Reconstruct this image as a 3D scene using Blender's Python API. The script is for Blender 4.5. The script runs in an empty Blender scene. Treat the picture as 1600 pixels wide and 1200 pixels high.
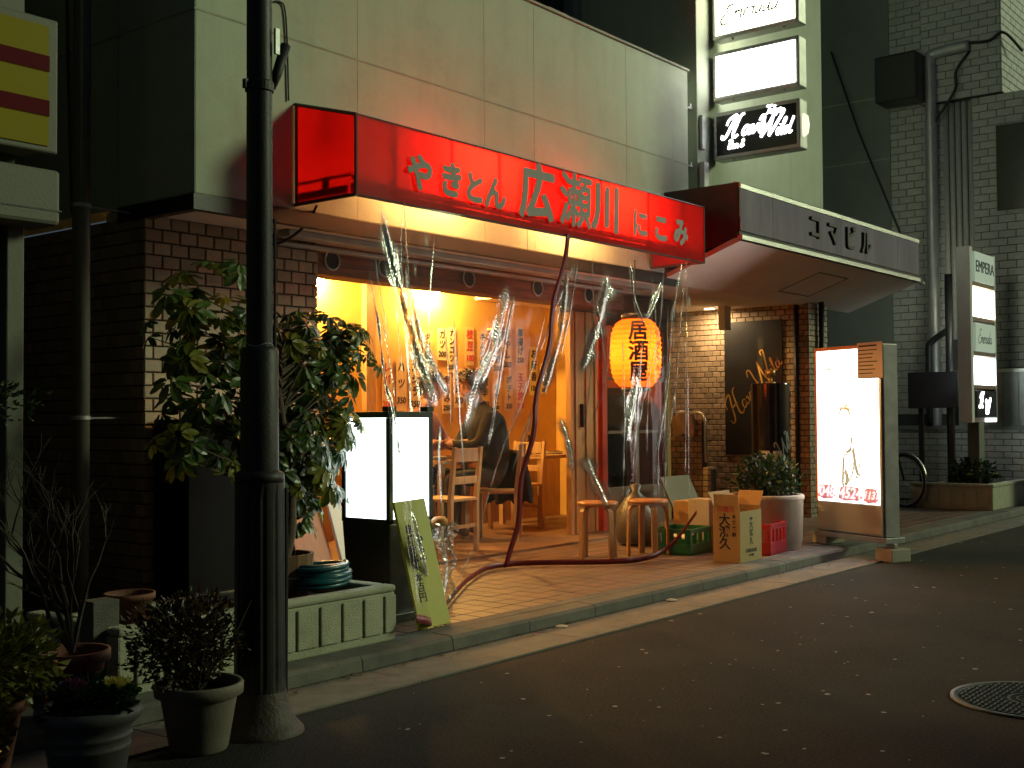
import bpy, bmesh, math, random
import numpy as np
from mathutils import Vector, Matrix, noise

random.seed(7); np.random.seed(7)
scene = bpy.context.scene
COL = scene.collection
R = math.radians

# ------------------------------------------------------------------ camera
F, YAW, PITCH, ROLL = 1843.9, R(38.745), R(1.61), R(-0.3687)
fw = Vector((math.cos(PITCH)*math.cos(YAW), math.cos(PITCH)*math.sin(YAW), math.sin(PITCH)))
r0 = Vector((math.sin(YAW), -math.cos(YAW), 0)); u0 = r0.cross(fw)
rt = r0*math.cos(ROLL) + u0*math.sin(ROLL); up = -r0*math.sin(ROLL) + u0*math.cos(ROLL)
cd = bpy.data.cameras.new('camera'); cam = bpy.data.objects.new('camera', cd); COL.objects.link(cam)
cam.matrix_world = Matrix(((rt.x, up.x, -fw.x, 0), (rt.y, up.y, -fw.y, 0), (rt.z, up.z, -fw.z, 1.2), (0, 0, 0, 1)))
cd.sensor_width = 36; cd.sensor_fit = 'HORIZONTAL'; cd.lens = 36*F/1600; cd.clip_start = .05; cd.clip_end = 500
scene.camera = cam

# ------------------------------------------------------------------ light
SUN_DIR = Vector((-0.68, 0.62, -0.38)).normalized()          # the way the light travels
sd = bpy.data.lights.new('sun', 'SUN'); sun = bpy.data.objects.new('sun', sd); COL.objects.link(sun)
sd.energy = 1.3; sd.angle = R(12); sd.color = (.84, 1.0, .58)
sun.rotation_euler = SUN_DIR.to_track_quat('-Z', 'Y').to_euler()
world = bpy.data.worlds.new('World'); scene.world = world; world.use_nodes = True
wn = world.node_tree.nodes; wl = world.node_tree.links
sky = wn.new('ShaderNodeTexSky'); sky.sky_type = 'NISHITA'; sky.sun_disc = False
toL = -SUN_DIR
sky.sun_elevation = math.asin(toL.z); sky.sun_rotation = math.atan2(toL.x, toL.y)
wl.new(sky.outputs[0], wn['Background'].inputs[0]); wn['Background'].inputs[1].default_value = 0.014
scene.view_settings.view_transform = 'Standard'; scene.view_settings.look = 'None'
scene.view_settings.exposure = 0; scene.view_settings.gamma = 1; scene.view_settings.use_curve_mapping = False
scene.render.engine = 'CYCLES'
cy = scene.cycles
cy.use_denoising = True; cy.max_bounces = 8; cy.diffuse_bounces = 4; cy.glossy_bounces = 4
cy.transmission_bounces = 6; cy.transparent_max_bounces = 24; cy.sample_clamp_indirect = 6
cy.caustics_reflective = False; cy.caustics_refractive = False

# ------------------------------------------------------------------ materials
def new_mat(name):
    m = bpy.data.materials.new(name); m.use_nodes = True
    nt = m.node_tree; b = nt.nodes['Principled BSDF']
    return m, nt, b

def mat(name, col, rough=.6, var=.15, scale=8., bump=.1, bscale=60., metal=0., spec=.5, dirt=None, rnd=0., coat=0., stretch=None, emit=None):
    """principled with uneven colour, grain and (optionally) blotchy dirt; rnd varies piece by piece"""
    m, nt, b = new_mat(name); N, L = nt.nodes.new, nt.links.new
    tc = N('ShaderNodeTexCoord'); co = tc.outputs['Object']
    if stretch:
        mp = N('ShaderNodeMapping'); mp.inputs['Scale'].default_value = stretch; L(co, mp.inputs[0]); co = mp.outputs[0]
    n1 = N('ShaderNodeTexNoise'); n1.inputs['Scale'].default_value = scale; n1.inputs['Detail'].default_value = 6
    n1.inputs['Roughness'].default_value = .65; L(co, n1.inputs['Vector'])
    hi = [min(1, c*(1+var)) for c in col]; lo = [c*(1-var) for c in col]
    cr = N('ShaderNodeMix'); cr.data_type = 'RGBA'
    cr.inputs[6].default_value = (*lo, 1); cr.inputs[7].default_value = (*hi, 1)
    mr = N('ShaderNodeMapRange'); mr.inputs[1].default_value = .3; mr.inputs[2].default_value = .7
    L(n1.outputs[0], mr.inputs[0]); L(mr.outputs[0], cr.inputs[0])
    out = cr.outputs[2]
    if dirt:
        n2 = N('ShaderNodeTexNoise'); n2.inputs['Scale'].default_value = dirt[1]; n2.inputs['Detail'].default_value = 8
        n2.inputs['Roughness'].default_value = .7; L(tc.outputs['Object'], n2.inputs['Vector'])
        m2 = N('ShaderNodeMapRange'); m2.inputs[1].default_value = dirt[2]; m2.inputs[2].default_value = dirt[2]+.2
        m2.inputs[4].default_value = dirt[3]; L(n2.outputs[0], m2.inputs[0])
        mx = N('ShaderNodeMix'); mx.data_type = 'RGBA'; mx.inputs[7].default_value = (*dirt[0], 1)
        L(m2.outputs[0], mx.inputs[0]); L(out, mx.inputs[6]); out = mx.outputs[2]
    if rnd:
        oi = N('ShaderNodeObjectInfo'); gi = N('ShaderNodeNewGeometry')
        ad = N('ShaderNodeMath'); ad.operation = 'ADD'; L(oi.outputs['Random'], ad.inputs[0]); L(gi.outputs['Random Per Island'], ad.inputs[1])
        fr = N('ShaderNodeMath'); fr.operation = 'FRACT'; L(ad.outputs[0], fr.inputs[0])
        m3 = N('ShaderNodeMapRange'); m3.inputs[3].default_value = 1-rnd; m3.inputs[4].default_value = 1+rnd; L(fr.outputs[0], m3.inputs[0])
        hs = N('ShaderNodeHueSaturation'); L(m3.outputs[0], hs.inputs['Value']); L(out, hs.inputs['Color']); out = hs.outputs[0]
    L(out, b.inputs['Base Color'])
    b.inputs['Roughness'].default_value = rough; b.inputs['Metallic'].default_value = metal
    b.inputs['Specular IOR Level'].default_value = spec; b.inputs['Coat Weight'].default_value = coat
    rm = N('ShaderNodeMapRange'); rm.inputs[3].default_value = max(0, rough-.12); rm.inputs[4].default_value = min(1, rough+.12)
    L(n1.outputs[0], rm.inputs[0]); L(rm.outputs[0], b.inputs['Roughness'])
    if bump:
        n3 = N('ShaderNodeTexNoise'); n3.inputs['Scale'].default_value = bscale; n3.inputs['Detail'].default_value = 4; L(co, n3.inputs['Vector'])
        bp = N('ShaderNodeBump'); bp.inputs['Strength'].default_value = min(1, bump*2); bp.inputs['Distance'].default_value = .006
        L(n3.outputs[0], bp.inputs['Height']); L(bp.outputs[0], b.inputs['Normal'])
    if emit:
        b.inputs['Emission Color'].default_value = (*emit[0], 1); b.inputs['Emission Strength'].default_value = emit[1]
    return m

def glow(name, col, strength, vary=0):
    m, nt, b = new_mat(name)
    b.inputs['Base Color'].default_value = (.8, .8, .8, 1); b.inputs['Roughness'].default_value = .3
    b.inputs['Emission Color'].default_value = (*col, 1); b.inputs['Emission Strength'].default_value = strength
    return m

def cloth_glow(name, col, trans=.6, var=.12):
    """cloth that lets light through"""
    m, nt, b = new_mat(name); N, L = nt.nodes.new, nt.links.new
    nt.nodes.remove(b); out = nt.nodes['Material Output']
    tc = N('ShaderNodeTexCoord'); n1 = N('ShaderNodeTexNoise'); n1.inputs['Scale'].default_value = 3; n1.inputs['Detail'].default_value = 6
    L(tc.outputs['Object'], n1.inputs['Vector'])
    cr = N('ShaderNodeMix'); cr.data_type = 'RGBA'
    cr.inputs[6].default_value = (*[c*(1-var) for c in col], 1); cr.inputs[7].default_value = (*[min(1, c*(1+var)) for c in col], 1)
    L(n1.outputs[0], cr.inputs[0])
    d = N('ShaderNodeBsdfDiffuse'); t = N('ShaderNodeBsdfTranslucent'); g = N('ShaderNodeBsdfGlossy'); g.inputs['Roughness'].default_value = .4
    L(cr.outputs[2], d.inputs[0]); L(cr.outputs[2], t.inputs[0])
    mx = N('ShaderNodeMixShader'); mx.inputs[0].default_value = trans; L(d.outputs[0], mx.inputs[1]); L(t.outputs[0], mx.inputs[2])
    m2 = N('ShaderNodeMixShader'); m2.inputs[0].default_value = .008; L(mx.outputs[0], m2.inputs[1]); L(g.outputs[0], m2.inputs[2])
    L(m2.outputs[0], out.inputs[0])
    return m

def clear(name, rough=.06, tint=(.95, .95, .94), f0=.05, ior=1.5, bump=0, milk=0.):
    """thin clear sheet: see-through, mirror-like at a slant"""
    m, nt, b = new_mat(name); N, L = nt.nodes.new, nt.links.new
    nt.nodes.remove(b); out = nt.nodes['Material Output']
    tr = N('ShaderNodeBsdfTransparent'); tr.inputs[0].default_value = (*tint, 1)
    g = N('ShaderNodeBsdfGlossy'); g.inputs['Roughness'].default_value = rough
    lw = N('ShaderNodeLayerWeight'); lw.inputs[0].default_value = .5
    pw = N('ShaderNodeMath'); pw.operation = 'POWER'; pw.inputs[1].default_value = 4.5; L(lw.outputs['Facing'], pw.inputs[0])
    ad = N('ShaderNodeMath'); ad.operation = 'MULTIPLY_ADD'; ad.use_clamp = True; ad.inputs[1].default_value = .75; ad.inputs[2].default_value = f0; L(pw.outputs[0], ad.inputs[0])
    mx = N('ShaderNodeMixShader'); L(ad.outputs[0], mx.inputs[0]); L(tr.outputs[0], mx.inputs[1]); L(g.outputs[0], mx.inputs[2])
    if bump:
        tc = N('ShaderNodeTexCoord'); n3 = N('ShaderNodeTexNoise'); n3.inputs['Scale'].default_value = bump; n3.inputs['Detail'].default_value = 3
        L(tc.outputs['Object'], n3.inputs['Vector'])
        bp = N('ShaderNodeBump'); bp.inputs['Strength'].default_value = .5; bp.inputs['Distance'].default_value = .01
        L(n3.outputs[0], bp.inputs['Height']); L(bp.outputs[0], g.inputs['Normal'])
    sh = mx.outputs[0]
    if milk:
        df = N('ShaderNodeBsdfDiffuse'); df.inputs[0].default_value = (.8, .8, .78, 1)
        m2 = N('ShaderNodeMixShader'); m2.inputs[0].default_value = milk; L(sh, m2.inputs[1]); L(df.outputs[0], m2.inputs[2]); sh = m2.outputs[0]
    L(sh, out.inputs[0])
    return m

def leaf_mat(name, col, var=.4, rough=.35):
    m, nt, b = new_mat(name); N, L = nt.nodes.new, nt.links.new
    gi = N('ShaderNodeNewGeometry')
    cr = N('ShaderNodeMix'); cr.data_type = 'RGBA'
    cr.inputs[6].default_value = (*[c*(1-var) for c in col], 1); cr.inputs[7].default_value = (col[0]*(1+var*1.6), col[1]*(1+var), col[2]*(1+var*.3), 1)
    L(gi.outputs['Random Per Island'], cr.inputs[0]); L(cr.outputs[2], b.inputs['Base Color'])
    b.inputs['Roughness'].default_value = rough
    out = nt.nodes['Material Output']; t = N('ShaderNodeBsdfTranslucent'); L(cr.outputs[2], t.inputs[0])
    mx = N('ShaderNodeMixShader'); mx.inputs[0].default_value = .3; L(b.outputs[0], mx.inputs[1]); L(t.outputs[0], mx.inputs[2]); L(mx.outputs[0], out.inputs[0])
    return m

def streaked(m):
    """rain marks running down a wall"""
    nt = m.node_tree; N, L = nt.nodes.new, nt.links.new; b = nt.nodes['Principled BSDF']; src = b.inputs['Base Color'].links[0].from_socket
    tc = N('ShaderNodeTexCoord'); mp = N('ShaderNodeMapping'); mp.inputs['Scale'].default_value = (3.5, 3.5, .3); L(tc.outputs['Object'], mp.inputs[0])
    n = N('ShaderNodeTexNoise'); n.inputs['Scale'].default_value = 1.6; n.inputs['Detail'].default_value = 7; n.inputs['Roughness'].default_value = .6; L(mp.outputs[0], n.inputs['Vector'])
    r = N('ShaderNodeMapRange'); r.inputs[1].default_value = .5; r.inputs[2].default_value = .75; r.inputs[4].default_value = .3; L(n.outputs[0], r.inputs[0])
    x = N('ShaderNodeMix'); x.data_type = 'RGBA'; x.inputs[7].default_value = (.30, .29, .22, 1); L(r.outputs[0], x.inputs[0]); L(src, x.inputs[6]); L(x.outputs[2], b.inputs['Base Color'])
    return m

def vinyl(name):
    """clear vinyl; where the sheet is folded and crumpled (attribute fold) it is thicker, rougher and shinier"""
    m, nt, b = new_mat(name); N, L = nt.nodes.new, nt.links.new
    nt.nodes.remove(b); out = nt.nodes['Material Output']
    at = N('ShaderNodeAttribute'); at.attribute_name = 'fold'; fo = at.outputs['Fac']
    def lin(a, c):
        q = N('ShaderNodeMath'); q.operation = 'MULTIPLY_ADD'; q.use_clamp = True; q.inputs[1].default_value = c; q.inputs[2].default_value = a; L(fo, q.inputs[0]); return q.outputs[0]
    tr = N('ShaderNodeBsdfTransparent'); tr.inputs[0].default_value = (.97, .965, .955, 1)
    g = N('ShaderNodeBsdfGlossy'); L(lin(.12, .10), g.inputs['Roughness'])
    g2 = N('ShaderNodeBsdfGlossy'); g2.inputs['Roughness'].default_value = .36
    mg = N('ShaderNodeMixShader'); L(lin(0, .55), mg.inputs[0]); L(g.outputs[0], mg.inputs[1]); L(g2.outputs[0], mg.inputs[2])
    lw = N('ShaderNodeLayerWeight'); lw.inputs[0].default_value = .5
    pw = N('ShaderNodeMath'); pw.operation = 'POWER'; pw.inputs[1].default_value = 5.; L(lw.outputs['Facing'], pw.inputs[0])
    ad = N('ShaderNodeMath'); ad.operation = 'MULTIPLY_ADD'; ad.use_clamp = True; ad.inputs[1].default_value = .4; L(lin(.007, .95), ad.inputs[2]); L(pw.outputs[0], ad.inputs[0])
    mx = N('ShaderNodeMixShader'); L(ad.outputs[0], mx.inputs[0]); L(tr.outputs[0], mx.inputs[1]); L(mg.outputs[0], mx.inputs[2])
    df = N('ShaderNodeBsdfDiffuse'); df.inputs[0].default_value = (.8, .8, .78, 1)
    m2 = N('ShaderNodeMixShader'); L(lin(.014, .26), m2.inputs[0]); L(mx.outputs[0], m2.inputs[1]); L(df.outputs[0], m2.inputs[2]); L(m2.outputs[0], out.inputs[0])
    return m

MT = {}
def mk():
    MT['asphalt'] = mat('asphalt', (.040, .038, .035), .88, .75, 75, 1., 120, dirt=((.066, .061, .054), .9, .46, .6), spec=.2)
    MT['gutter'] = mat('gutter_concrete', (.2, .18, .155), .85, .2, 9, .3, 160, dirt=((.10, .09, .08), 3, .5, .7))
    MT['kerb'] = mat('kerb_concrete', (.14, .13, .115), .85, .2, 7, .35, 140, dirt=((.07, .065, .06), 4, .48, .7), rnd=.1)
    MT['paving'] = mat('paving_bed', (.1, .08, .065), .9, .2, 20, .2)
    MT['tile'] = mat('porch_tile', (.17, .11, .085), .5, .14, 14, .12, 90, dirt=((.2, .14, .1), 5, .5, .5), rnd=.12)
    MT['stucco'] = mat('cream_stucco', (.50, .55, .43), .85, .06, 3, .18, 130, dirt=((.36, .39, .29), 1.6, .52, .5))
    MT['stucco'] = streaked(MT['stucco'])
    MT['stucco_seam'] = mat('stucco_seam', (.38, .38, .30), .9, .2)
    MT['brick'] = mat('tan_brick_tile', (.36, .27, .185), .55, .14, 20, .2, 80, rnd=.24, dirt=((.24, .17, .11), 9, .52, .4))
    MT['mortar'] = mat('dark_mortar', (.06, .045, .035), .95, .2)
    MT['wood_dark'] = mat('dark_wood', (.13, .055, .03), .45, .35, 3, .2, 30, stretch=(1, 8, 14))
    MT['wood_beam'] = mat('reddish_wood', (.2, .085, .045), .5, .4, 2.5, .25, 20, stretch=(1.2, 12, 16))
    MT['wood_pale'] = mat('pale_wood', (.52, .33, .16), .45, .2, 3, .12, 30, stretch=(14, 14, 1.5))
    MT['wood_orange'] = mat('orange_wood', (.5, .26, .1), .4, .25, 3, .12, 30, stretch=(12, 12, 1.5))
    MT['ochre'] = mat('ochre_plaster', (.70, .44, .12), .8, .12, 2.5, .15, 60, dirt=((.5, .29, .09), 2, .5, .5))
    MT['ceiling'] = mat('ceiling_board', (.45, .27, .13), .7, .2)
    MT['floor_in'] = mat('shop_floor', (.22, .12, .07), .5, .2, 5, .1)
    MT['black'] = mat('black_paint', (.018, .018, .02), .4, .3, 12, .08, 90)
    MT['pole'] = mat('dark_pole_paint', (.022, .019, .018), .5, .35, 9, .12, 110, dirt=((.07, .05, .04), 6, .55, .6))
    MT['steel'] = mat('brushed_steel', (.62, .62, .58), .34, .12, 3, .12, 40, metal=1, stretch=(1, 1, 30))
    MT['fascia_steel'] = mat('satin_steel_sheet', (.34, .34, .32), .14, .15, 2.2, .3, 1.3, metal=1, stretch=(1.6, 1, .3))
    MT['galv'] = mat('grey_metal', (.42, .43, .42), .45, .15, 8, .08, 80, metal=.6)
    MT['alu'] = mat('aluminium_frame', (.5, .5, .48), .4, .12, 8, .05, 80, metal=.7)
    MT['red_cloth'] = cloth_glow('red_awning_cloth', (.85, .012, .012), .62)
    MT['red_top'] = cloth_glow('red_awning_top', (.95, .035, .02), .7)
    MT['red_frame'] = mat('red_frame_tube', (.10, .02, .018), .5, .2)
    MT['sign_grey'] = mat('grey_lettering', (.36, .32, .29), .7, .06, 4, 0)
    MT['white_paint'] = mat('white_paint', (.72, .72, .68), .55, .06, 6, .05)
    MT['soffit'] = mat('pinkish_soffit', (.85, .75, .67), .75, .06, 3, .06)
    MT['grey_wall'] = mat('grey_render', (.22, .24, .215), .85, .12, 2, .2, 90)
    MT['grey_tile'] = mat('grey_wall_tile', (.42, .43, .39), .5, .1, 14, .06, rnd=.1)
    MT['grey_grout'] = mat('grey_grout', (.06, .062, .06), .95, .2)
    MT['glass_dark'] = mat('dark_window_glass', (.01, .011, .014), .08, .1, 4, 0, spec=.6)
    MT['planter'] = mat('planter_concrete', (.42, .42, .31), .85, .14, 7, .5, 150, dirt=((.26, .26, .18), 4, .5, .6))
    MT['soil'] = mat('soil', (.03, .022, .016), .95, .4, 30, .6, 60)
    MT['terracotta'] = mat('terracotta', (.16, .055, .03), .75, .2, 8, .2)
    MT['pot_white'] = mat('off_white_pot', (.5, .44, .33), .7, .12, 6, .2, 90, dirt=((.25, .2, .14), 5, .55, .6))
    MT['pot_grey'] = mat('grey_plastic_pot', (.17, .165, .16), .5, .15, 7, .1, 90)
    MT['pot_sand'] = mat('sand_plastic_pot', (.26, .22, .18), .6, .15, 7, .1, 90)
    MT['barrel'] = mat('barrel_wood', (.2, .1, .05), .7, .3, 4, .3, 30, stretch=(10, 10, 1.5))
    MT['bark'] = mat('bark', (.1, .07, .045), .9, .3, 14, .5, 40, stretch=(6, 6, 1.5))
    MT['twig'] = mat('grey_twig', (.09, .075, .055), .9, .3, 14, .3)
    MT['hose'] = mat('teal_hose', (.01, .08, .10), .3, .25, 5, .02)
    MT['orange_board'] = mat('orange_brown_board', (.4, .11, .045), .45, .3, 4, .1, 30, stretch=(8, 8, 1.2))
    MT['yellow_board'] = mat('yellow_board', (.5, .46, .03), .5, .12, 5, .05)
    MT['ink'] = mat('black_ink', (.015, .013, .012), .7, .2, 8, 0)
    MT['red_ink'] = mat('red_ink', (.5, .04, .03), .6, .15, 8, 0)
    MT['red_vinyl'] = mat('red_vinyl_band', (.15, .012, .018), .4, .2, 6, .05)
    MT['paper'] = mat('aged_paper', (.66, .50, .24), .85, .1, 6, .05)
    MT['paper_pale'] = mat('pale_paper', (.85, .76, .5), .85, .08, 6, .05)
    MT['card'] = mat('brown_cardboard', (.46, .27, .11), .85, .08, 4, .08, 60, stretch=(1, 1, 14))
    MT['card_white'] = mat('white_card', (.55, .5, .42), .8, .08)
    MT['crate_green'] = mat('green_plastic', (.015, .13, .05), .4, .15, 5, .03)
    MT['crate_red'] = mat('red_plastic', (.45, .02, .03), .4, .15, 5, .03)
    MT['skin'] = mat('skin', (.5, .27, .17), .55, .08, 10, .05)
    MT['hair'] = mat('black_hair', (.02, .014, .01), .45, .4, 30, .4, 90)
    MT['jacket'] = mat('dark_jacket', (.012, .011, .014), .85, .25, 10, .2, 200)
    MT['trousers'] = mat('dark_trousers', (.02, .02, .025), .85, .2, 10, .2)
    MT['pink_shirt'] = mat('mauve_shirt', (.32, .16, .2), .85, .15, 8, .2)
    MT['towel'] = mat('beige_towel', (.55, .4, .26), .95, .1, 10, .5, 120)
    MT['gold'] = mat('gold_print', (.55, .33, .1), .35, .15, 8, 0, metal=.5)
    MT['banner'] = mat('black_banner', (.012, .012, .014), .5, .2, 3, .05)
    MT['gloss_black'] = mat('glossy_black', (.012, .011, .013), .12, .2, 4, 0, spec=.6)
    MT['rubber'] = mat('rubber', (.02, .02, .02), .7, .2)
    MT['iron'] = mat('cast_iron', (.075, .085, .075), .45, .3, 16, .25, 120, metal=.5)
    MT['iron_low'] = mat('cast_iron_groove', (.016, .016, .014), .9, .3)
    MT['yellow_sign'] = mat('yellow_panel', (.16, .135, .004), .7, .06, 3, 0, spec=.2, emit=((.5, .42, .01), .05))
    MT['red_stripe'] = mat('red_stripe', (.10, .005, .01), .8, .06, 3, 0, spec=.15)
    MT['dark_wall'] = mat('dark_old_wall', (.045, .043, .04), .9, .25, 3, .2)
    MT['cover'] = mat('drain_pale', (.13, .13, .10), .6, .12, 4, .1)
    MT['curtain'] = vinyl('clear_vinyl')
    MT['fold'] = clear('clear_vinyl_fold', .2, (.92, .91, .89), .12, 1.5, 0, .06)
    MT['glass_brown'] = clear('brown_glass', .04, (.5, .28, .17), .03, 1.5)
    MT['glass'] = clear('window_glass', .02, (.9, .9, .88), .03, 1.5)
    MT['bulb'] = glow('warm_tube', (1, .54, .17), 290)
    MT['spot'] = glow('warm_bulb', (1, .55, .13), 2300)
    MT['down'] = glow('downlight', (1, .70, .36), 480)
    MT['panel_cool'] = glow('lit_panel_cool', (.86, 1, .97), 5)
    MT['panel_white'] = glow('lit_panel_white', (1, 1, .90), 8)
    MT['panel_warm'] = glow('lit_panel_cream', (1, 1, .72), 7)
    MT['panel_letter'] = glow('lit_letters', (.95, 1, 1), 5)
    MT['panel_poster'] = glow('lit_panel_poster', (1, 1, .95), 6)
    MT['panel_dimwhite'] = glow('white_print', (1, .85, .88), 1.)
    MT['lens'] = glow('lens_glow', (1, 1, .7), 1.1)
    MT['panel_dim'] = glow('dim_panel', (.55, .8, .62), .22)
    MT['lantern'] = cloth_glow('lantern_paper', (.97, .17, .015), .8)
    MT['lantern_red'] = cloth_glow('lantern_red_paper', (.85, .05, .02), .7)
    MT['lantern_bulb'] = glow('lantern_bulb', (1, .58, .16), 80)
    MT['green_ink'] = mat('green_ink', (.02, .12, .05), .6, .1, 6, 0)
    MT['leaf'] = leaf_mat('glossy_leaf', (.055, .105, .018))
    MT['leaf_dark'] = leaf_mat('dark_leaf', (.022, .05, .014))
    MT['leaf_yellow'] = leaf_mat('variegated_leaf', (.13, .15, .02), .5)
    MT['leaf_brown'] = leaf_mat('brownish_leaf', (.06, .045, .02), .5)
    MT['kale_green'] = leaf_mat('kale_green', (.05, .13, .03), .3)
    MT['kale_yellow'] = leaf_mat('kale_yellow', (.75, .72, .2), .2)
    MT['kale_purple'] = leaf_mat('kale_purple', (.17, .06, .13), .3)
    MT['litter'] = mat('pale_litter', (.4, .38, .33), .9, .2)
    MT['print_pink'] = glow('pink_print', (.62, .08, .16), .7)
    MT['print_teal'] = glow('teal_print', (.08, .3, .26), .5)
    MT['print_gold'] = glow('gold_hair_print', (.5, .38, .1), .6)
    MT['cabin_cream'] = mat('cream_panel', (.5, .42, .3), .6, .05, 3, .03)
    MT['orange_trim'] = mat('orange_trim', (.6, .16, .05), .5, .1)
mk()

# ------------------------------------------------------------------ mesh helpers
class MB:
    def __init__(s): s.v = []; s.f = []
    def add(s, vs, fs):
        o = len(s.v); s.v += [tuple(p) for p in vs]; s.f += [tuple(i+o for i in f) for f in fs]; return s
    def box(s, x0, x1, y0, y1, z0, z1):
        return s.add([(x0,y0,z0),(x1,y0,z0),(x1,y1,z0),(x0,y1,z0),(x0,y0,z1),(x1,y0,z1),(x1,y1,z1),(x0,y1,z1)],
                     [(0,3,2,1),(4,5,6,7),(0,1,5,4),(1,2,6,5),(2,3,7,6),(3,0,4,7)])
    def obox(s, o, u, v, w):
        o, u, v, w = map(Vector, (o, u, v, w))
        p = [o, o+u, o+u+v, o+v, o+w, o+u+w, o+u+v+w, o+v+w]
        fs = [(0,3,2,1),(4,5,6,7),(0,1,5,4),(1,2,6,5),(2,3,7,6),(3,0,4,7)]
        if u.cross(v).dot(w) < 0: fs = [f[::-1] for f in fs]
        return s.add(p, fs)
    def tube(s, path, r, n=8, cap=True, closed=False):
        P = [Vector(p) for p in path]; rr = r if isinstance(r, (list, tuple)) else [r]*len(P)
        o = len(s.v); prev = None; k = len(P)
        for i, p in enumerate(P):
            if closed: t = (P[(i+1) % k]-P[i-1])
            else: t = (P[min(i+1, k-1)]-P[max(i-1, 0)])
            t.normalize()
            if prev is None: a = t.orthogonal().normalized()
            else: a = (prev - t*prev.dot(t)); a = a.normalized() if a.length > 1e-6 else t.orthogonal().normalized()
            prev = a; b = t.cross(a)
            for j in range(n):
                c = 2*math.pi*j/n; s.v.append(tuple(p + (a*math.cos(c)+b*math.sin(c))*rr[i]))
        m = k if closed else k-1
        for i in range(m):
            for j in range(n):
                a0 = o+i*n+j; a1 = o+i*n+(j+1) % n; b0 = o+((i+1) % k)*n+j; b1 = o+((i+1) % k)*n+(j+1) % n
                s.f.append((a0, a1, b1, b0))
        if cap and not closed:
            s.f.append(tuple(o+j for j in range(n))[::-1]); s.f.append(tuple(o+(k-1)*n+j for j in range(n)))
        return s
    def lathe(s, prof, c=(0,0,0), n=32, cap=False):
        o = len(s.v); k = len(prof)
        for r, z in prof:
            for j in range(n):
                a = 2*math.pi*j/n; s.v.append((c[0]+r*math.cos(a), c[1]+r*math.sin(a), c[2]+z))
        for i in range(k-1):
            for j in range(n):
                s.f.append((o+i*n+j, o+i*n+(j+1) % n, o+(i+1)*n+(j+1) % n, o+(i+1)*n+j))
        if cap:
            s.f.append(tuple(o+j for j in range(n))[::-1]); s.f.append(tuple(o+(k-1)*n+j for j in range(n)))
        return s
    def prism(s, poly, d):
        """poly: 3-D points in order, d: extrusion vector"""
        d = Vector(d); P = [Vector(p) for p in poly]; k = len(P)
        nrm = sum(((P[i]-P[0]).cross(P[i+1]-P[0]) for i in range(1, k-1)), Vector())
        if nrm.dot(d) > 0: P = P[::-1]
        fs = [tuple(range(k)), tuple(range(2*k-1, k-1, -1))] + [(i, i+k, (i+1) % k+k, (i+1) % k) for i in range(k)]
        return s.add(P+[p+d for p in P], fs)
    def quad(s, a, b, c, d): return s.add([a, b, c, d], [(0,1,2,3)])
    def mesh(s, name, smooth=False):
        me = bpy.data.meshes.new(name); me.from_pydata(s.v, [], s.f); me.update()
        if smooth: me.polygons.foreach_set('use_smooth', [True]*len(me.polygons))
        return me

INV = {}
def put(name, me, m, parent=None, smooth=False, bevel=0, label=None, cat=None, group=None, kind=None, mw=None):
    if isinstance(me, MB): me = me.mesh(name, smooth)
    if m is not None:
        me.materials.clear()
        for q in (m if isinstance(m, (list, tuple)) else [m]): me.materials.append(MT[q] if isinstance(q, str) else q)
    o = bpy.data.objects.new(name, me); COL.objects.link(o)
    if mw is not None: o.matrix_world = mw
    if parent is not None:
        o.parent = parent
        if parent.name in INV: o.matrix_parent_inverse = INV[parent.name]
    if bevel:
        b = o.modifiers.new('Bevel', 'BEVEL'); b.width = bevel; b.segments = 2; b.limit_method = 'ANGLE'
    tag(o, label, cat, group, kind)
    return o
def tag(o, label=None, cat=None, group=None, kind=None):
    for k, v in (('label', label), ('category', cat), ('group', group), ('kind', kind)):
        if v: o[k] = v
def thing(name, loc, label, cat, group=None, rot=0.):
    """an Empty at the thing's base; parts given in world coordinates hang under it"""
    o = bpy.data.objects.new(name, None); COL.objects.link(o); o.empty_display_size = .1
    o.location = loc; o.rotation_euler = (0, 0, rot); tag(o, label, cat, group)
    INV[o.name] = (Matrix.Translation(loc) @ Matrix.Rotation(rot, 4, 'Z')).inverted() if not rot else Matrix.Identity(4)
    return o
def sub(parent_obj):          # a mesh that will carry sub-parts built in world coordinates
    INV[parent_obj.name] = Matrix.Identity(4); return parent_obj

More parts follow.
